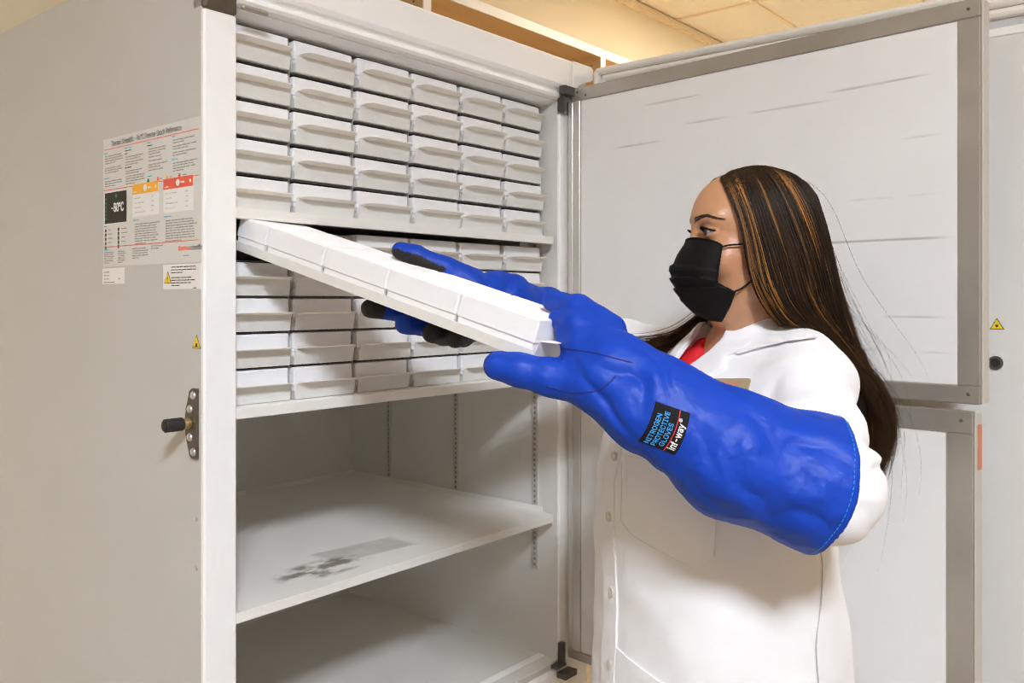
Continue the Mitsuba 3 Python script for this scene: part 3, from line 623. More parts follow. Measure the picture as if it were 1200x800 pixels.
def coat_sdf(p, off=0.0, folds=True):
    d = torso_sdf(p, off)
    nb = Q(.385, 1.41, 1.338)
    sl = chain(p, [(nb, .052 + off), (SHL + (-.008, .01, .006), .064 + off), (ELL + (-.004, 0, .004), .057 + off), (Q(.30, 1.075, 1.225), .055 + off)], .03)
    sr = chain(p, [(nb, .052 + off), (SHR + (0, 0, .004), .062 + off), (ELR, .054 + off), (Q(.150, 1.635, 1.350), .034 + off)], .03)
    ua = np.clip(((p - SHL) @ (ELL - SHL)) / ((ELL - SHL) @ (ELL - SHL)), -.4, 1.2)
    if folds:
        near_arm = np.minimum(sl, sr)
        d = d + fold(p, (1.2, .5, .35), 26, .0055, 1) * np.clip((1.25 - p[:, 2]) * 5, .15, 1)
        sl = sl + fold(p, (.2, 1.0, .8), 52, .0062, 2); sr = sr + fold(p, (1, .3, .2), 60, .0065, 3)
        sl = sl + wrinkle(p, Q(.385, 1.21, 1.275), (.06, .09, .05), (.75, .2, .65), 62, .012, 31) + wrinkle(p, Q(.44, 1.05, 1.21), (.05, .09, .06), (.25, .3, .9), 70, .011, 32)
        d = d + wrinkle(p, Q(.36, 1.25, 1.24), (.06, .1, .05), (.8, .1, .6), 55, .012, 33)
    return smin(smin(d, sl, .045), sr, .045)
VZ, VS = 1.245, .75                                               # the neck opening: where the V ends, how it widens
def coat_solid(p):
    d = coat_sdf(p)
    q = p - TC; F, L = q @ tF.astype(np.float32), q @ tL.astype(np.float32)
    sh = coat_sdf(p, -.055, False)
    nq = p - Q(.374, 1.40, 0)
    v = np.maximum(np.abs(L - .016) - np.minimum(.012 + np.maximum(p[:, 2] - VZ, 0) * VS, .056), np.maximum(VZ - p[:, 2], -.02 - F))
    ring = np.linalg.norm((p - Q(.376, 1.398, 0))[:, :2], axis=1) - .058
    hole = np.minimum(np.maximum(v, -sh), np.maximum(ring, 1.345 - p[:, 2]))
    # standing collar at the back and sides of the neck
    tilt = p[:, 2] - .22 * ((p - Q(.376, 1.398, 0)) @ -tF.astype(np.float32))
    col = np.maximum(np.maximum(np.abs(ring - .008) - .005, tilt - 1.402), 1.32 - p[:, 2])
    fr = (p - Q(.376, 1.398, 0)) @ tF.astype(np.float32)
    col = np.maximum(col, fr - .02)
    d = np.maximum(d, -hole)
    # coat skirt and sleeve ends are open; left sleeve ends inside the glove
    return smin(d, col, .006)
cm = nets(coat_solid, *grid((-.30, -.425, .515), (.24, .43, 1.43), .0050), coarse=4)
soften(cm, 3)
CK = PE + '__lab_coat'
scene['mat_coat'] = {'type': 'twosided', 'bsdf': {'type': 'bumpmap', 'arbitrary': proc(lambda p, n, uv: .6 * noise(p.x * 900, p.y * 900, p.z * 900) + noise(p.x * 70, p.y * 70, p.z * 30), 4e-4), 'scale': .0006,
                     'bsdf': {'type': 'principled', 'base_color': {'type': 'rgb', 'value': [.77, .775, .79]}, 'roughness': .75, 'specular': .25, 'sheen': .3}}}
put(CK, toworld(cm), 'mat_coat', True); labels[CK] = {'label': 'white buttoned lab coat'}

def drape(poly, fr, sdf, h=.004, th=.0016, start=.3, lift=.0006):
    """A patch of cloth: the outline poly (in the plane fr = origin, ex, ey) pressed along -ez onto the surface of sdf, as a closed thin sheet."""
    o, ex, ey = [np.asarray(v, float) for v in fr]; ez = np.cross(ex, ey)
    poly = poly.segmentize(h); minx, miny, maxx, maxy = poly.bounds
    gxx, gyy = np.meshgrid(np.arange(minx + h / 2, maxx, h), np.arange(miny + h / 2, maxy, h))
    inner = poly.buffer(-h * .4)
    import shapely
    ok = shapely.contains_xy(inner, gxx.ravel(), gyy.ravel())
    bd = np.array(poly.exterior.coords)[:-1]
    P2 = np.vstack([bd, np.stack([gxx.ravel(), gyy.ravel()], 1)[ok]])
    from scipy.spatial import Delaunay
    tri = Delaunay(P2).simplices; cen = P2[tri].mean(1)
    tri = tri[shapely.contains_xy(poly, cen[:, 0], cen[:, 1])]
    a, b = P2[tri[:, 1]] - P2[tri[:, 0]], P2[tri[:, 2]] - P2[tri[:, 0]]
    fl = a[:, 0] * b[:, 1] - a[:, 1] * b[:, 0] < 0; tri[fl] = tri[fl][:, ::-1]
    P = o + P2[:, :1] * ex + P2[:, 1:] * ey + ez * start
    t = np.zeros(len(P))
    for _ in range(60):
        d = sdf((P - ez * t[:, None]).astype(np.float32)); t += np.clip(d * .6, -.01, .05)
    S = P - ez * t[:, None]
    top, bot = S + ez * (lift + th), S - ez * .004
    nb_, n_ = len(bd), len(P2)
    i = np.arange(nb_); j = (i + 1) % nb_
    area = 0.5 * np.sum(bd[:, 0] * bd[j][:, 1] - bd[j][:, 0] * bd[:, 1])
    side_ = np.vstack([np.stack([i, i + n_, j], 1), np.stack([j, i + n_, j + n_], 1)])
    if area < 0: side_ = side_[:, ::-1]
    return trimesh.Trimesh(np.vstack([top, bot]), np.vstack([tri, tri[:, ::-1] + n_, side_]), process=False)
def onto(sdf, o, d):
    t = 0.0
    for _ in range(80):
        e = float(sdf((o + d * t)[None].astype(np.float32))[0]); t += e * .7
        if abs(e) < 2e-4: break
    return o + d * t
csdf = lambda p: coat_sdf(p)
# side plane: seen from her left (x to the back, z up)
SIDE = (np.array([0, 0, 0]), np.array([1.0, 0, 0]), np.array([0, 0, 1.0]))
def sp(*pts): return sg.Polygon(pts)
# ---- clothes details
def torso_f(p): return torso_sdf(p) + fold(p, (1.2, .5, .35), 26, .0055, 1) * np.clip((1.25 - p[:, 2]) * 5, .15, 1)
mat('mat_coat_patch', (.77, .775, .79), .75, spec=.25, sheen=.3)
mat('mat_seam', (.42, .41, .41), .8)
pk = sp((-.206, 1.19), (-.209, 1.096), (-.197, 1.081), (-.118, 1.050), (-.094, 1.068), (-.090, 1.150), (-.096, 1.19))
k = put(CK + '__pocket', toworld(drape(pk, SIDE, coat_sdf, start=.235, h=.005, lift=.002, th=.003)), 'mat_coat_patch', 40); labels[k] = {'label': 'breast pocket'}
mat('mat_edge_shade', (.60, .58, .56), .8)  # grey tube colour that draws the thin shadow line along the pocket edge
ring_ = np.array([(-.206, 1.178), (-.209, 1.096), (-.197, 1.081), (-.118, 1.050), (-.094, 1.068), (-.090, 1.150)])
tq = np.linspace(0, 5, 90); edge_shade = np.stack([np.interp(tq, np.arange(6), ring_[:, c]) for c in (0, 1)], 1)
put(k + '__edge_shade', toworld(tube(np.array([onto(coat_sdf, np.array([x, -.235, z]), np.array([0, 1.0, 0])) + (0, -.0022, 0) for x, z in edge_shade]), .0011, 5)), 'mat_edge_shade', True)
k2 = put(k + '__stitching', toworld(drape(pk.buffer(-.0035).difference(pk.buffer(-.0044)) if False else sp((-.2085, 1.180), (-.2085, 1.177), (-.095, 1.150), (-.095, 1.153)), SIDE, coat_sdf, start=.235, h=.004, lift=.0032, th=.0006)), 'mat_coat_patch', 40)
pk2 = sp((-.218, .903), (-.10, .862), (-.10, .72), (-.235, .72))
k = put(CK + '__pocket', toworld(drape(pk2, SIDE, coat_sdf, start=.30, h=.008, lift=.003)), 'mat_coat_patch', 40); labels[k] = {'label': 'lower patch pocket'}
FRONT = (TC, tL, np.array([0, 0, 1.0]))
put(CK + '__placket', toworld(drape(sg.box(-.020, .53, .026, 1.290), FRONT, torso_f, start=.35, h=.008, th=.0022)), 'mat_coat_patch', 40)
mat('mat_button', (.62, .59, .54), .3, spec=.6)
for z in (1.185, 1.094, .981, .872, .76):
    P = onto(torso_f, TC + tL * .014 + tF * .4 + np.array([0, 0, z]), -tF) + tF * .0036
    b = moved(trimesh.creation.revolve([(0, 0), (.0072, 0), (.0078, .0012), (.0072, .0024), (.0055, .0018), (.001, .0018), (0, .0018)], sections=20), M4(P, tL, (0, 0, 1), tF))
    k = put(CK + '__button', toworld(b), 'mat_button', 40)
    put(k + '__thread', toworld(cat(*[moved(bx(-.0016, .0016, y - .0004, y + .0004, .0018, .0024), M4(P, tL, (0, 0, 1), tF)) for y in (-.001, .001)])), 'mat_coat_patch')
# side seam
seam = [onto(torso_f, np.array([x, -.40, z]), np.array([0, 1.0, 0])) + (0, -.0006, 0) for x, z in ((.060, 1.07), (.056, 1.00), (.046, .95), (.050, .88), (.055, .80), (.06, .70), (.065, .58))]
tt = np.linspace(0, 1, len(seam)); from scipy.interpolate import CubicSpline
cs = CubicSpline(tt, np.array(seam)); put(CK + '__side_seam', toworld(tube(cs(np.linspace(0, 1, 60)), .0011, 5)), 'mat_seam', True)
# collar with its notched lapel
def neck_sdf(p):
    n = np.maximum(np.linalg.norm((p - Q(.376, 1.398, 0))[:, :2], axis=1) - .069, p[:, 2] - 1.42)
    return smin(coat_sdf(p, 0, False), n, .02)
def mesh_join(*ms): return cat(*ms)
colr = sp((-.040, 1.374), (.008, 1.401), (.045, 1.388), (.060, 1.368), (.020, 1.362), (-.014, 1.349), (-.036, 1.340), (-.050, 1.347))
lap = [(.058, 1.384), (.050, 1.345), (.034, 1.310), (.008, 1.258), (.034, 1.244), (.078, 1.285), (.102, 1.322), (.084, 1.336), (.106, 1.352), (.092, 1.386)]
put(CK + '__collar', toworld(soften(drape(colr, SIDE, neck_sdf, start=.30, h=.004, lift=.005, th=.003), 1)), 'mat_coat_patch', 50); labels[CK + '__collar'] = {'label': 'turned-down collar'}
for s_ in (1, -1):
    k = put(CK + '__lapel', toworld(soften(drape(sp(*[(L if s_ > 0 else .030 - L, z) for L, z in lap]), FRONT, neck_sdf, start=.30, h=.004, lift=.005, th=.003), 1)), 'mat_coat_patch', 50)
    labels[k] = {'label': 'notched lapel'}
# shirt
mat('mat_red', (.66, .012, .022), .75)
def shirt_sdf(p):
    d = coat_sdf(p, -.015, False)
    q = p - TC; L = q @ tL.astype(np.float32); F = q @ tF.astype(np.float32)
    v = np.maximum(np.abs(L - .030) - np.maximum(p[:, 2] - 1.285, 0) * .62, -.02 - F)
    d = np.maximum(d, -np.maximum(v, .0 * v)) if False else np.maximum(d, -v)
    arm = np.maximum(np.abs(L) - .17, .75 - p[:, 2])
    return np.maximum(np.maximum(d, arm), p[:, 2] - 1.375)
sm = nets(shirt_sdf, *grid((-.25, -.25, .74), (.22, .27, 1.40), .0055)); soften(sm, 2)
put(PE + '__shirt', toworld(sm), 'mat_red', True); labels[PE + '__shirt'] = {'label': 'red v-neck shirt'}
# trousers and shoes, below the coat
mat('mat_trousers', (.02, .022, .03), .8)
def trouser_sdf(p):
    d = None
    for s in (-1, 1):
        h = TC + tL * .085 * s
        e = chain(p, [(h + (0, 0, .80), .105), (h + tF * .02 + (0, 0, .48), .078), (h + (0, 0, .30), .074), (h - tF * .01 + (0, 0, .075), .066)], .03)
        d = e if d is None else smin(d, e, .02)
    return np.maximum(d, .07 - p[:, 2])
put(PE + '__trousers', toworld(soften(nets(trouser_sdf, *grid((-.24, -.22, .05), (.17, .22, .96), .011)))), 'mat_trousers', True)
def shoe_sdf(p, h):
    d = chain(p, [(h - tF * .03 + (0, 0, .048), .046), (h + tF * .10 + (0, 0, .036), .038), (h + tF * .165 + (0, 0, .032), .031)], .03)
    return np.maximum(smin(d, cone(p, h - tF * .01 + (0, 0, .07), h - tF * .01 + (0, 0, .095), .05, .046), .02), .0 - p[:, 2])
for s in (-1, 1):
    h = TC + tL * .085 * s
    put(PE + '__shoe', toworld(soften(nets(lambda p: shoe_sdf(p, h), *grid(h + (-.26, -.16, -.004), h + (.12, .16, .16), .006)))), 'mat_black', True)
# badge: a flat plate on the coat
BO = Q(.303, 1.232, 1.2985); bez = np.array([-.30, -.945, .10]); bez /= np.linalg.norm(bez); bex = np.array([.93, -.29, -.19]); bex -= bez * (bex @ bez); bex /= np.linalg.norm(bex); bey = np.cross(bez, bex)
BO = onto(coat_sdf, BO + bez * .08, -bez)
bez = np.array([float(coat_sdf((BO + e_)[None].astype(np.float32))[0] - coat_sdf((BO - e_)[None].astype(np.float32))[0]) for e_ in np.eye(3) * .02]); bez /= np.linalg.norm(bez); bex -= bez * (bex @ bez); bex /= np.linalg.norm(bex); bey = np.cross(bez, bex); BO = BO + bez * .005
BDG = moved(ext(sg.box(-.028, -.0085, .028, .0085).buffer(.0025), .0030), M4(BO - bez * .001, bex, bey, bez))
mat('mat_badge', (.42, .34, .22), .35, .35)
put(PE + '__name_badge', toworld(BDG), 'mat_badge', 40); labels[PE + '__name_badge'] = {'label': 'bronze name badge with red lettering'}

put(PE + '__name_badge__lettering', toworld(moved(text('XVIV', .0085, .030, False, .0004), M4(BO + bez * .0020 - bex * .016 - bey * .0035, bex, bey, bez))), 'mat_ink_red')
# ---- gauntlets
BLUE, NAVY, PALM = np.array([.0035, .046, .40]), np.array([.006, .02, .16]), np.array([.016, .014, .013])
scene['mat_glove'] = {'type': 'twosided', 'bsdf': {'type': 'bumpmap', 'arbitrary': proc(lambda p, n, uv: fbm(p.x * 45, p.y * 45, p.z * 45), 1e-3), 'scale': .004,
                      'bsdf': {'type': 'principled', 'base_color': {'type': 'mesh_attribute', 'name': 'vertex_color'}, 'roughness': .5, 'specular': .3}}}
CUT_L, AX_L = Q(.394, 1.065, 1.193), np.array([.945, -.10, -.31]); AX_L = AX_L / np.linalg.norm(AX_L)
LF = {'index': [((.128, 1.135, 1.382), .021), ((.088, 1.165, 1.409), .0185), ((.056, 1.205, 1.4195), .0145)],
      'middle': [((.120, 1.125, 1.364), .021), ((.083, 1.135, 1.388), .018), ((.061, 1.158, 1.396), .0140)],
      'ring': [((.115, 1.122, 1.345), .020), ((.086, 1.120, 1.363), .017), ((.069, 1.143, 1.374), .0135)],
      'little': [((.112, 1.118, 1.328), .018), ((.090, 1.112, 1.341), .0155), ((.076, 1.130, 1.352), .0125)],
      'thumb': [((.112, 1.105, 1.312), .032), ((.050, 1.118, 1.3225), .0245), ((.010, 1.126, 1.331), .0205), ((-.0185, 1.132, 1.3365), .0190)]}
def glove_l(p):
    arm = chain(p, [(Q(.44, 1.060, 1.176), .078), (Q(.378, 1.066, 1.197), .0775), (Q(.270, 1.078, 1.232), .0735), (Q(.186, 1.092, 1.287), .0560), (Q(.128, 1.112, 1.333), .0440)], .03)
    arm = smin(arm, cone(p, Q(.155, 1.085, 1.280), Q(.098, 1.10, 1.312), .034, .026), .03)
    arm = smin(arm, cone(p, Q(.128, 1.112, 1.336), Q(.100, 1.13, 1.360), .044, .034), .025)
    d = arm
    for n_, ch in LF.items(): d = smin(d, chain(p, [(Q(*c), r) for c, r in ch], .008), .010)
    flat_ = 1 - np.exp(-np.sum(((p - Q(.185, 1.03, 1.265)) / .055) ** 2, axis=1) ** 2)
    d0 = d
    d = d + wrinkle(p, Q(.150, 1.06, 1.30), (.055, .09, .05), (.75, 0, .66), 95, .011, 4) + wrinkle(p, Q(.20, 1.05, 1.24), (.05, .08, .04), (.9, 0, .3), 80, .009, 6)
    d = d + wrinkle(p, Q(.32, 1.0, 1.22), (.09, .1, .07), (.5, 0, .85), 48, .0075, 9) + (meshkit.fbm(p * 22, 2, 11) - .5) * .0045
    d = d0 + (d - d0) * flat_
    ax = (p - CUT_L) @ AX_L.astype(np.float32)
    bend = ax + 2.2 * ((p - CUT_L)[:, 2] + .01) ** 2
    d = np.maximum(d, bend)
    return np.maximum(d, -np.maximum(arm + .007, -.03 - bend))
gl = nets(glove_l, *grid((-.42, -.445, 1.09), (.06, -.16, 1.46), .0030)); soften(gl, 1)
gv = np.asarray(gl.vertices)
def fing(ch, p): return chain(p, [(Q(*c), r) for c, r in ch], .008)
col = np.repeat(BLUE[None], len(gv), 0) * (.94 + .12 * meshkit.fbm(gv * 30, 2, 5))[:, None]
GLK = PE + '__glove'
put(GLK, toworld(gl), 'mat_glove', True, color=col); labels[GLK] = {'label': 'blue insulated gauntlet on the arm near the camera, with a black label'}
def on_glove(poly, fr, **kw): return toworld(drape(poly, fr, glove_l, **kw))
mat('mat_label_black', (.010, .010, .011), .7, spec=.15); mat('mat_thread_blue', (.03, .30, .70), .6); mat('mat_thread_red', (.72, .02, .05), .6)
# the label: centre, its reading direction (upwards along the arm's girth) and height
LO = Q(.183, 1.02, 1.268); lx = np.array([.30, -.10, .94]); lx /= np.linalg.norm(lx); lz = np.array([.25, -.93, -.18]); lz -= lx * (lz @ lx); lz /= np.linalg.norm(lz); ly = np.cross(lz, lx)
LFR = (LO, lx, ly)
put(GLK + '__label', on_glove(sg.box(-.0265, -.0185, .0265, .0185), LFR, start=.06, h=.003, th=.0012), 'mat_label_black', 40); labels[GLK + '__label'] = {'label': 'black woven label with blue and white lettering'}
def label_text(s, h, x, y, w, m, bold=False):
    t = text(s, h, w, bold, .0004)
    t = t.subdivide_to_size(.006) if hasattr(t, 'subdivide_to_size') else t
    v = np.asarray(t.vertices); P = LO + (v[:, :1] + x) * lx + (v[:, 1:2] + y) * ly + lz * .06
    tt_ = np.zeros(len(P))
    for _ in range(50): tt_ += np.clip(glove_l((P - lz * tt_[:, None]).astype(np.float32)) * .6, -.01, .03)
    S = P - lz * tt_[:, None] + lz * (.0019 + v[:, 2:3])
    put(GLK + '__label__lettering', toworld(trimesh.Trimesh(S, t.faces, process=False)), m)
for s, y, x, w in (('NITROGEN', .0095, -.0255, .040), ('PROTECTIVE', .0022, -.0255, .045), ('GLOVES', -.0048, -.0225, .031)): label_text(s, .0050, x, y, w, 'mat_thread_blue', True)
label_text('inf-way', .0066, -.0225, -.0155, .034, 'mat_ink_white', True); label_text('®', .0046, .0130, -.0130, .0046, 'mat_ink_white')
put(GLK + '__label__rule', on_glove(sg.box(-.0265, -.0082, .0265, -.0074), LFR, start=.06, h=.002, th=.0005, lift=.0018), 'mat_thread_red', 40)
mat('mat_seam_blue', (.004, .016, .17), .7)
for pts in (((-.306, 1.360), (-.266, 1.3555), (-.2246, 1.345)), ((-.327, 1.313), (-.299, 1.306), (-.266, 1.310), (-.245, 1.329)), ((-.306, 1.360), (-.307, 1.345))):
    P2 = np.array(pts); n_ = 24; tq = np.linspace(0, len(P2) - 1, n_); xy = np.stack([np.interp(tq, np.arange(len(P2)), P2[:, c]) for c in (0, 1)], 1)
    L3 = [onto(glove_l, np.array([x, -.42, z]), np.array([0, 1.0, 0])) for x, z in xy]
    put(GLK + '__seam', toworld(tube(np.array(L3) + (0, .0002, 0), .0010, 5)), 'mat_seam_blue', True)
# stitch line round the cuff
stt = []
for i in range(70):
    th = math.radians(-150 + 4.2 * i)
    e1 = np.cross(AX_L, (0, 0, 1)); e1 /= np.linalg.norm(e1); e2 = np.cross(AX_L, e1)
    def at_(a):
        rd = e1 * math.cos(a) + e2 * math.sin(a); o = CUT_L + rd * .16
        o = o - AX_L * (.009 + 2.2 * (rd[2] * .078 + .01) ** 2)
        return onto(glove_l, o, -rd) + rd * .0006
    if max(abs(float(glove_l(at_(th + k_)[None].astype(np.float32))[0])) for k_ in (0, .02, .04)) > .002: continue
    stt.append(tube([at_(th), at_(th + .02), at_(th + .04)], .0005, 4))
k = put(GLK + '__stitching', toworld(cat(*stt)), 'mat_thread_blue'); labels[k] = {'kind': 'stuff', 'label': 'line of stitches round the cuff'}

RF = {'thumb': [((-.060, 1.385, 1.443), .026), ((-.105, 1.378, 1.468), .0200), ((-.150, 1.372, 1.4885), .0165), ((-.174, 1.370, 1.4975), .0135)],
      'index': [((-.098, 1.398, 1.398), .020), ((-.165, 1.372, 1.402), .0165), ((-.214, 1.335, 1.4085), .0150)],
      'middle': [((-.085, 1.392, 1.386), .020), ((-.135, 1.360, 1.382), .017), ((-.160, 1.315, 1.3835), .0150)],
      'ring': [((-.070, 1.388, 1.377), .020), ((-.105, 1.350, 1.368), .017), ((-.118, 1.300, 1.372), .0150)],
      'little': [((-.056, 1.384, 1.376), .018), ((-.075, 1.340, 1.366), .016), ((-.083, 1.290, 1.364), .0140)]}
CUT_R, AX_R = Q(.126, 1.594, 1.360), np.array([.555, .774, -.30]); AX_R = AX_R / np.linalg.norm(AX_R)
def glove_r(p):
    arm = chain(p, [(Q(.165, 1.650, 1.338), .045), (Q(.122, 1.590, 1.363), .0445), (Q(.0585, 1.502, 1.391), .0435), (Q(-.012, 1.430, 1.421), .041)], .03)
    d = smin(arm, chain(p, [(Q(-.012, 1.425, 1.421), .040), (Q(-.055, 1.405, 1.425), .036), (Q(-.075, 1.405, 1.395), .026)], .02), .02)
    for n_, ch in RF.items(): d = smin(d, fing(ch, p), .010)
    d = d + wrinkle(p, Q(-.03, 1.40, 1.45), (.05, .08, .05), (.8, .3, -.4), 75, .008, 3) + wrinkle(p, Q(.10, 1.47, 1.40), (.06, .09, .06), (.8, .3, .5), 70, .010, 8) + (meshkit.fbm(p * 22, 2, 21) - .5) * .005
    return np.maximum(d, (p - CUT_R) @ AX_R.astype(np.float32))
gr = nets(glove_r, *grid((-.64, -.18, 1.30), (-.17, .22, 1.55), .0030)); soften(gr, 1)
gv = np.asarray(gr.vertices)
fd = {n_: fing(ch, gv) for n_, ch in RF.items()}
pal = np.zeros(len(gv), bool)
pal |= (fd['little'] < .004) | (fd['ring'] < .003)
pal |= (np.linalg.norm(gv - Q(-.218, 1.335, 1.4085), axis=1) < .027)
nrm = np.asarray(gr.vertex_normals)
td = np.array([-.69, -.09, .35]); tb = ((gv - Q(-.105, 1.378, 1.468)) @ td)
pal |= (fd['thumb'] < .006) & (tb > .0) & (nrm @ np.array([-.25, -.35, -.90]) > .25)
colr_ = np.where(pal[:, None], PALM, BLUE * (.94 + .12 * meshkit.fbm(gv * 30, 2, 5))[:, None])
put(GLK, toworld(gr), 'mat_glove', True, color=colr_); labels[GLK + '_001'] = {'label': 'blue insulated gauntlet with black palm, on the far hand'}

# ---- face mask
Ct = [0, .18, .36, .5, .75, .9, 1]; Cf = [.1075, .123, .1345, .1315, .120, .098, .074]; Cu = [-.0075, -.031, -.056, -.073, -.102, -.123, -.1335]
Et = [0, .25, .45, .62, .8, 1]; Ef = [.0765, .081, .0845, .0565, .060, .066]; El = [.0625, .0635, .0620, .0640, .052, .030]; Eu = [-.0215, -.048, -.0745, -.0895, -.110, -.1345]
ns, nt_ = 61, 60
S_, T_ = np.meshgrid(np.linspace(-1, 1, ns), np.linspace(0, 1, nt_), indexing='ij')
cf, cu = np.interp(T_, Ct, Cf), np.interp(T_, Ct, Cu); ef, el, eu = np.interp(T_, Et, Ef), np.interp(T_, Et, El), np.interp(T_, Et, Eu)
w = np.abs(S_); bul = 1 - w ** 1.55
mf, mu, ml = ef + (cf - ef) * bul, eu + (cu - eu) * bul ** .8, el * np.sin(w * np.pi / 2) ** .85 * np.sign(S_)
ple = np.zeros_like(T_)
for t0, sl in ((.30, .04), (.46, -.03), (.60, -.05)):
    x = T_ - t0 - sl * w
    ple += .0042 * np.clip(1 - x / .11, 0, 1) * (x > 0) * np.clip(1.05 - w, 0, 1) ** .5
ple += .0016 * (meshkit.fbm(np.stack([mf * 60, ml * 60, mu * 60], -1), 2, 4) - .5) * np.clip(3 * (1 - w), 0, 1)
th_ = w * np.pi / 2
mf2, ml2 = mf + (ple) * np.cos(th_), ml + ple * np.sin(th_) * np.sign(S_)
def gridmesh(F, L, U_, th):
    A = np.stack([F, L, U_], -1); nn = np.cross(np.gradient(A, axis=0), np.gradient(A, axis=1)); nn /= np.linalg.norm(nn, axis=-1, keepdims=True) + 1e-12
    c = np.array([.0, 0, -.07]); nn *= np.sign(((A - c) * nn).sum(-1, keepdims=True))
    B = A - nn * th; ni, nj = A.shape[:2]
    idx = np.arange(ni * nj).reshape(ni, nj); q = np.stack([idx[:-1, :-1], idx[1:, :-1], idx[1:, 1:], idx[:-1, 1:]], -1).reshape(-1, 4)
    border = np.r_[idx[:, 0], idx[-1, 1:], idx[-2::-1, -1], idx[0, -2:0:-1]]; nb2 = np.roll(border, -1); o = ni * nj
    fs = [np.vstack([q[:, [0, 1, 2]], q[:, [0, 2, 3]]]), np.vstack([q[:, [0, 2, 1]], q[:, [0, 3, 2]]]) + o, np.stack([border, border + o, nb2], 1), np.stack([nb2, border + o, nb2 + o], 1)]
    m = trimesh.Trimesh(np.vstack([A.reshape(-1, 3), B.reshape(-1, 3)]), np.vstack(fs), process=False)
    if ((m.face_normals * (m.triangles_center - c)).sum(1)[:len(fs[0])] < 0).mean() > .5: m.invert()
    return m
scene['mat_mask'] = {'type': 'twosided', 'bsdf': {'type': 'principled', 'base_color': {'type': 'rgb', 'value': [.0075, .0068, .0063]}, 'roughness': .65, 'specular': .12}}
MK = PE + '__face_mask'
mm = moved(gridmesh(mf2, ml2, mu, .0014), HM); put(MK, toworld(mm), 'mat_mask', 50); labels[MK] = {'label': 'black pleated face mask'}
def rim(i0, i1, t0, t1, r):
    k_ = 30; s = np.linspace(i0, i1, k_); t = np.linspace(t0, t1, k_)
    ii, jj = np.clip((s + 1) / 2 * (ns - 1), 0, ns - 1).round().astype(int), np.clip(t * (nt_ - 1), 0, nt_ - 1).round().astype(int)
    return tube([HP(mf2[a, b] + .0005, ml2[a, b], mu[a, b]) for a, b in zip(ii, jj)], r, 6)
put(MK + '__top_binding', toworld(rim(-1, 1, 0, 0, .0013)), 'mat_mask', True)
for s in (-1, 1):
    put(MK + '__side_binding', toworld(rim(s, s, 0, .46, .0016)), 'mat_mask', True)
    L1 = [HP(.0765, .0640 * s, -.024), HP(.055, .0690 * s, -.0205), HP(.030, .0735 * s, -.013), HP(.006, .0790 * s, .006), HP(-.010, .0830 * s, .002), HP(-.014, .083 * s, -.016)]
    L2 = [HP(.0580, .0650 * s, -.0885), HP(.040, .0670 * s, -.078), HP(.020, .0720 * s, -.062), HP(-.004, .0790 * s, -.047), HP(-.014, .083 * s, -.030), HP(-.014, .083 * s, -.016)]
    P = np.vstack([CubicSpline(np.linspace(0, 1, 6), np.array(q))(np.linspace(0, 1, 30))[::o] for q, o in ((L1, 1), (L2, -1))])
    P = P[np.r_[True, np.linalg.norm(np.diff(P, axis=0), axis=1) > 1e-5]]
    put(MK + '__ear_loop', toworld(tube(P, .0014, 6)), 'mat_mask', True)

# ---- hair: locks of strands from the parting, over the near ear, behind the shoulder and (few) over the far shoulder
NEARG = [   # from the front hairline to the crown, each from root to tip (person frame)
    [(.318, 1.322, 1.597), (.321, 1.284, 1.568), (.334, 1.270, 1.520), (.342, 1.264, 1.468), (.360, 1.268, 1.428), (.402, 1.287, 1.384), (.468, 1.310, 1.350), (.525, 1.345, 1.318), (.577, 1.375, 1.262), (.590, 1.385, 1.196)],
    [(.345, 1.325, 1.612), (.350, 1.275, 1.578), (.364, 1.262, 1.522), (.382, 1.262, 1.462), (.402, 1.270, 1.412), (.452, 1.300, 1.372), (.515, 1.340, 1.328), (.575, 1.375, 1.274), (.600, 1.395, 1.215), (.588, 1.400, 1.150)],
    [(.372, 1.335, 1.618), (.385, 1.278, 1.585), (.405, 1.265, 1.530), (.426, 1.265, 1.468), (.446, 1.280, 1.415), (.488, 1.318, 1.370), (.535, 1.355, 1.318), (.580, 1.390, 1.260), (.590, 1.400, 1.190), (.565, 1.405, 1.115)],
    [(.400, 1.345, 1.618), (.430, 1.292, 1.580), (.450, 1.282, 1.525), (.468, 1.290, 1.462), (.488, 1.308, 1.405), (.520, 1.345, 1.350), (.556, 1.380, 1.296), (.580, 1.405, 1.230), (.575, 1.415, 1.155), (.552, 1.420, 1.070)],
    [(.425, 1.352, 1.606), (.462, 1.330, 1.565), (.478, 1.325, 1.505), (.492, 1.330, 1.445), (.512, 1.345, 1.392), (.540, 1.372, 1.335), (.566, 1.398, 1.278), (.580, 1.420, 1.205), (.565, 1.430, 1.130), (.545, 1.430, 1.050)]]
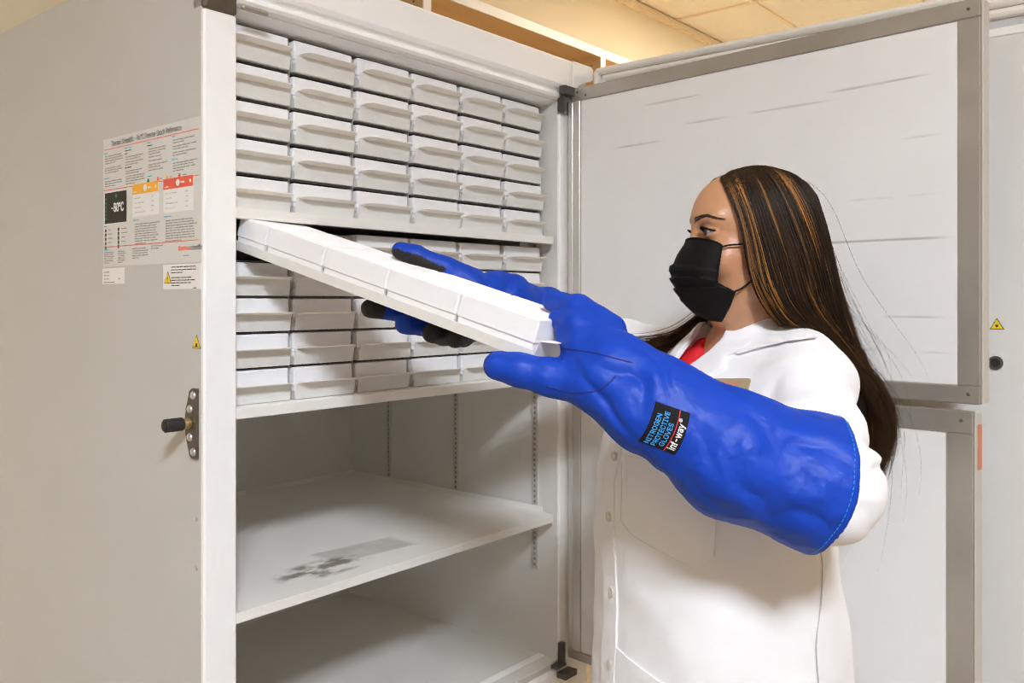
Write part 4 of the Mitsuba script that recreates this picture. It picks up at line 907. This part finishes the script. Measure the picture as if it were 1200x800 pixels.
FARG = [    # the far side, seen from behind or as the lock over the far shoulder
    [(.318, 1.365, 1.597), (.322, 1.418, 1.566), (.334, 1.436, 1.515), (.338, 1.440, 1.462), (.326, 1.448, 1.415), (.305, 1.462, 1.385), (.272, 1.474, 1.358), (.228, 1.478, 1.346), (.190, 1.478, 1.344), (.160, 1.478, 1.338)],
    [(.345, 1.370, 1.612), (.352, 1.424, 1.575), (.365, 1.440, 1.515), (.360, 1.446, 1.455), (.342, 1.455, 1.405), (.322, 1.470, 1.372), (.296, 1.478, 1.345), (.258, 1.480, 1.326), (.220, 1.480, 1.312), (.190, 1.480, 1.300)],
    [(.372, 1.372, 1.618), (.390, 1.426, 1.580), (.405, 1.440, 1.520), (.415, 1.440, 1.455), (.425, 1.435, 1.400), (.450, 1.435, 1.350), (.490, 1.440, 1.300), (.525, 1.445, 1.240), (.545, 1.445, 1.170), (.545, 1.440, 1.100)],
    [(.400, 1.365, 1.618), (.440, 1.400, 1.580), (.462, 1.405, 1.520), (.478, 1.405, 1.455), (.492, 1.408, 1.400), (.515, 1.415, 1.345), (.545, 1.425, 1.285), (.566, 1.435, 1.215), (.560, 1.440, 1.140), (.545, 1.440, 1.060)],
    [(.425, 1.352, 1.606), (.464, 1.350, 1.565), (.480, 1.352, 1.505), (.494, 1.356, 1.445), (.514, 1.368, 1.392), (.542, 1.390, 1.335), (.568, 1.412, 1.278), (.582, 1.430, 1.205), (.567, 1.438, 1.130), (.547, 1.438, 1.050)]]
def guide_fn(G):
    G = np.array([[Q(*p) for p in g] for g in G]); tt_ = np.linspace(0, 1, G.shape[1]); uu = np.linspace(0, 1, len(G))
    sp_ = CubicSpline(tt_, G, axis=1)
    def f(u, t):
        C_ = sp_(t)                                  # guides x t x 3
        return np.stack([np.interp(u, uu, C_[:, i, j]) for i in range(len(t)) for j in range(3)], -1).reshape(len(np.atleast_1d(u)), len(t), 3)
    return f
fn_, ff_ = guide_fn(NEARG), guide_fn(FARG)
def hair_floor(P):
    """Pushes strands out of the skull, the neck and the coat."""
    for _ in range(2):
        sh = P.shape; p = P.reshape(-1, 3).astype(np.float32); e = .002
        d = np.minimum(np.minimum(ell((p - HEAD) @ np.stack([hF, hL, [0, 0, 1]]).T.astype(np.float32), (.004, 0, .028), (.098, .078, .074)), coat_sdf(p, .004, False)), 9)
        f0 = lambda x: np.minimum(ell((x - HEAD) @ np.stack([hF, hL, [0, 0, 1]]).T.astype(np.float32), (.004, 0, .028), (.098, .078, .074)), coat_sdf(x, .004, False))
        g = np.stack([f0(p + np.float32(e) * v) - d for v in np.eye(3, dtype=np.float32)], -1); g /= np.linalg.norm(g, axis=1, keepdims=True) + 1e-9
        P = (p + np.maximum(.002 - d, 0)[:, None] * g).reshape(sh)
    return P
def strands(f, n, nseg, seed, ulo=0, uhi=1, spread=1.0, tipcut=(.80, 1.0)):
    r = np.random.default_rng(seed); u = ulo + (uhi - ulo) * r.random(n); cl = np.round(u * 26) / 26
    t = np.linspace(0, 1, nseg)
    P = f(u, t); Pc = f(cl, t)
    k_ = np.clip(t * 1.6 - .3, 0, .75)[None, :, None]; P = P * (1 - k_) + Pc * k_      # strands gather into locks
    dep = r.random(n) ** 1.5 * .012
    C0 = HEAD + np.array([.005, 0, -.01])
    inw = (C0 - P); inw /= np.linalg.norm(inw, axis=2, keepdims=True)
    P = P + inw * dep[:, None, None] * np.clip(1.5 - t * 1.2, .2, 1)[None, :, None]
    jit = r.normal(size=(n, 1, 3)) * (.0010 + .0075 * t[None, :, None] ** 1.5) * spread
    ph = r.random((n, 1, 3)) * 6.28; P = P + jit + np.sin(t[None, :, None] * (5 + 4 * r.random((n, 1, 1))) + ph) * .0022 * t[None, :, None] * spread
    P = hair_floor(P)
    end = tipcut[0] + (tipcut[1] - tipcut[0]) * r.random(n)
    out = np.stack([np.stack([np.interp(end[i] * t, t, P[i, :, j]) for j in range(3)], 1) for i in range(n)])
    return out, u
def ribbon(P, cols, rad):
    n, k_, _ = P.shape; t = np.gradient(P, axis=1); t /= np.linalg.norm(t, axis=2, keepdims=True) + 1e-12
    a = np.cross(t, np.array([.3, .9, .3])); a /= np.linalg.norm(a, axis=2, keepdims=True) + 1e-12; b = np.cross(t, a)
    tap = np.clip(1.15 - np.linspace(0, 1, k_) ** 3, .2, 1)[None, :, None, None] * rad[:, None, None, None]
    ang = np.arange(3) * 2.094
    V = P[:, :, None] + tap * (np.cos(ang)[None, None, :, None] * a[:, :, None] + np.sin(ang)[None, None, :, None] * b[:, :, None])
    i, j, s = np.meshgrid(np.arange(n), np.arange(k_ - 1), np.arange(3), indexing='ij'); s2 = (s + 1) % 3
    ix = lambda J, S: (i * k_ + J) * 3 + S
    q = np.stack([ix(j, s), ix(j, s2), ix(j + 1, s2), ix(j + 1, s)], -1).reshape(-1, 4)
    return trimesh.Trimesh(V.reshape(-1, 3), np.vstack([q[:, [0, 1, 2]], q[:, [0, 2, 3]]]), process=False), np.repeat(cols, 3, axis=1).reshape(-1, 3) if cols.ndim == 3 else None
DARKH, MIDH, GOLD = np.array([.009, .006, .0045]), np.array([.060, .030, .012]), np.array([.33, .145, .036])
def hair_cols(u, n, nseg, seed, bands):
    r = np.random.default_rng(seed); t = np.linspace(0, 1, nseg)[None, :]
    m = r.random(n)[:, None] * .55 * np.ones((1, nseg)); g = np.zeros((n, nseg))
    for c, wd, lo, hi, a in bands:
        g = np.maximum(g, (np.abs(u + r.normal(size=n) * .014 - c) < wd)[:, None] * a * np.clip((t - lo) / .07, 0, 1) * np.clip((hi - t) / .15, 0, 1) * (r.random(n) < .68)[:, None])
    m = m + .35 * np.clip((t - .45) * 2, 0, 1)
    C_ = DARKH + (MIDH - DARKH) * m[..., None]
    return np.clip(C_ * (1 - g[..., None]) + GOLD * g[..., None] * (.7 + .6 * r.random((n, 1, 1))), 0, 1)
scene['mat_hair'] = {'type': 'twosided', 'bsdf': {'type': 'principled', 'base_color': {'type': 'mesh_attribute', 'name': 'vertex_color'}, 'roughness': .5, 'specular': .16}}
NS_ = 34
pn, un = strands(fn_, 4200, NS_, 11)
cn = hair_cols(un, len(un), NS_, 12, [(.05, .03, .02, .75, .50), (.14, .022, .02, .62, .85), (.20, .02, .05, .80, .45), (.33, .010, .03, .36, .45), (.62, .035, .02, .34, 1.0), (.68, .016, .05, .50, .8), (.45, .02, .40, .85, .4), (.54, .014, .05, .6, .35), (.8, .025, .30, .8, .35), (.92, .02, .2, .7, .3)])
pf, uf = strands(ff_, 2200, NS_, 21)
cf_ = hair_cols(uf, len(uf), NS_, 22, [(.05, .03, .55, .95, .30), (.2, .02, .5, .9, .25)])
Pa, Ca = np.concatenate([pn, pf]), np.concatenate([cn, cf_])
rd_ = .00055 + .00045 * np.random.default_rng(5).random(len(Pa))
hm, hc = ribbon(Pa, Ca, rd_)
HK = PE + '__hair'
# dark under-layer so that no scalp shows
def cap_sdf(p):
    q = (p - HEAD) @ np.stack([hF, hL, [0, 0, 1]]).T.astype(np.float32)
    d = ell(q, (.002, 0, .029), (.0985, .0775, .0745))
    face = np.maximum(q[:, 0] - (.048 - .030 * np.clip((.085 - q[:, 2]) / .08, 0, 1.2)), -9)
    d = smax(d, face, .004)
    low = chain(p, [(HP(-.040, 0, -.01), .058), (HP(-.070, .0, -.09), .050), (Q(.47, 1.385, 1.36), .038), (Q(.535, 1.402, 1.27), .026), (Q(.560, 1.412, 1.18), .015)], .03)
    low = np.maximum(low, -cone(p, HP(-.012, 0, -.075), Q(.374, 1.405, 1.335), .053, .059))
    return smin(d, low, .02)
um = soften(nets(cap_sdf, *grid((-.12, -.17, 1.10), (.25, .13, 1.65), .0045)), 2)
put(HK, toworld(hm), 'mat_hair', False, color=hc); labels[HK] = {'label': 'long dark brown hair with golden highlights', 'kind': 'stuff'}
put(HK + '__under_layer', toworld(um), 'mat_hair_dark', True)
fl_, uz = strands(fn_, 110, NS_, 31, .2, 1, 5.0, (.6, 1.0)); fm, fc = ribbon(fl_, np.repeat(DARKH[None, None] * 1.5, 110, 0).repeat(NS_, 1), np.full(110, .00028))
k = put(HK + '__flyaway_hairs', toworld(fm), 'mat_hair', False, color=fc); labels[k] = {'kind': 'stuff', 'label': 'loose single hairs'}
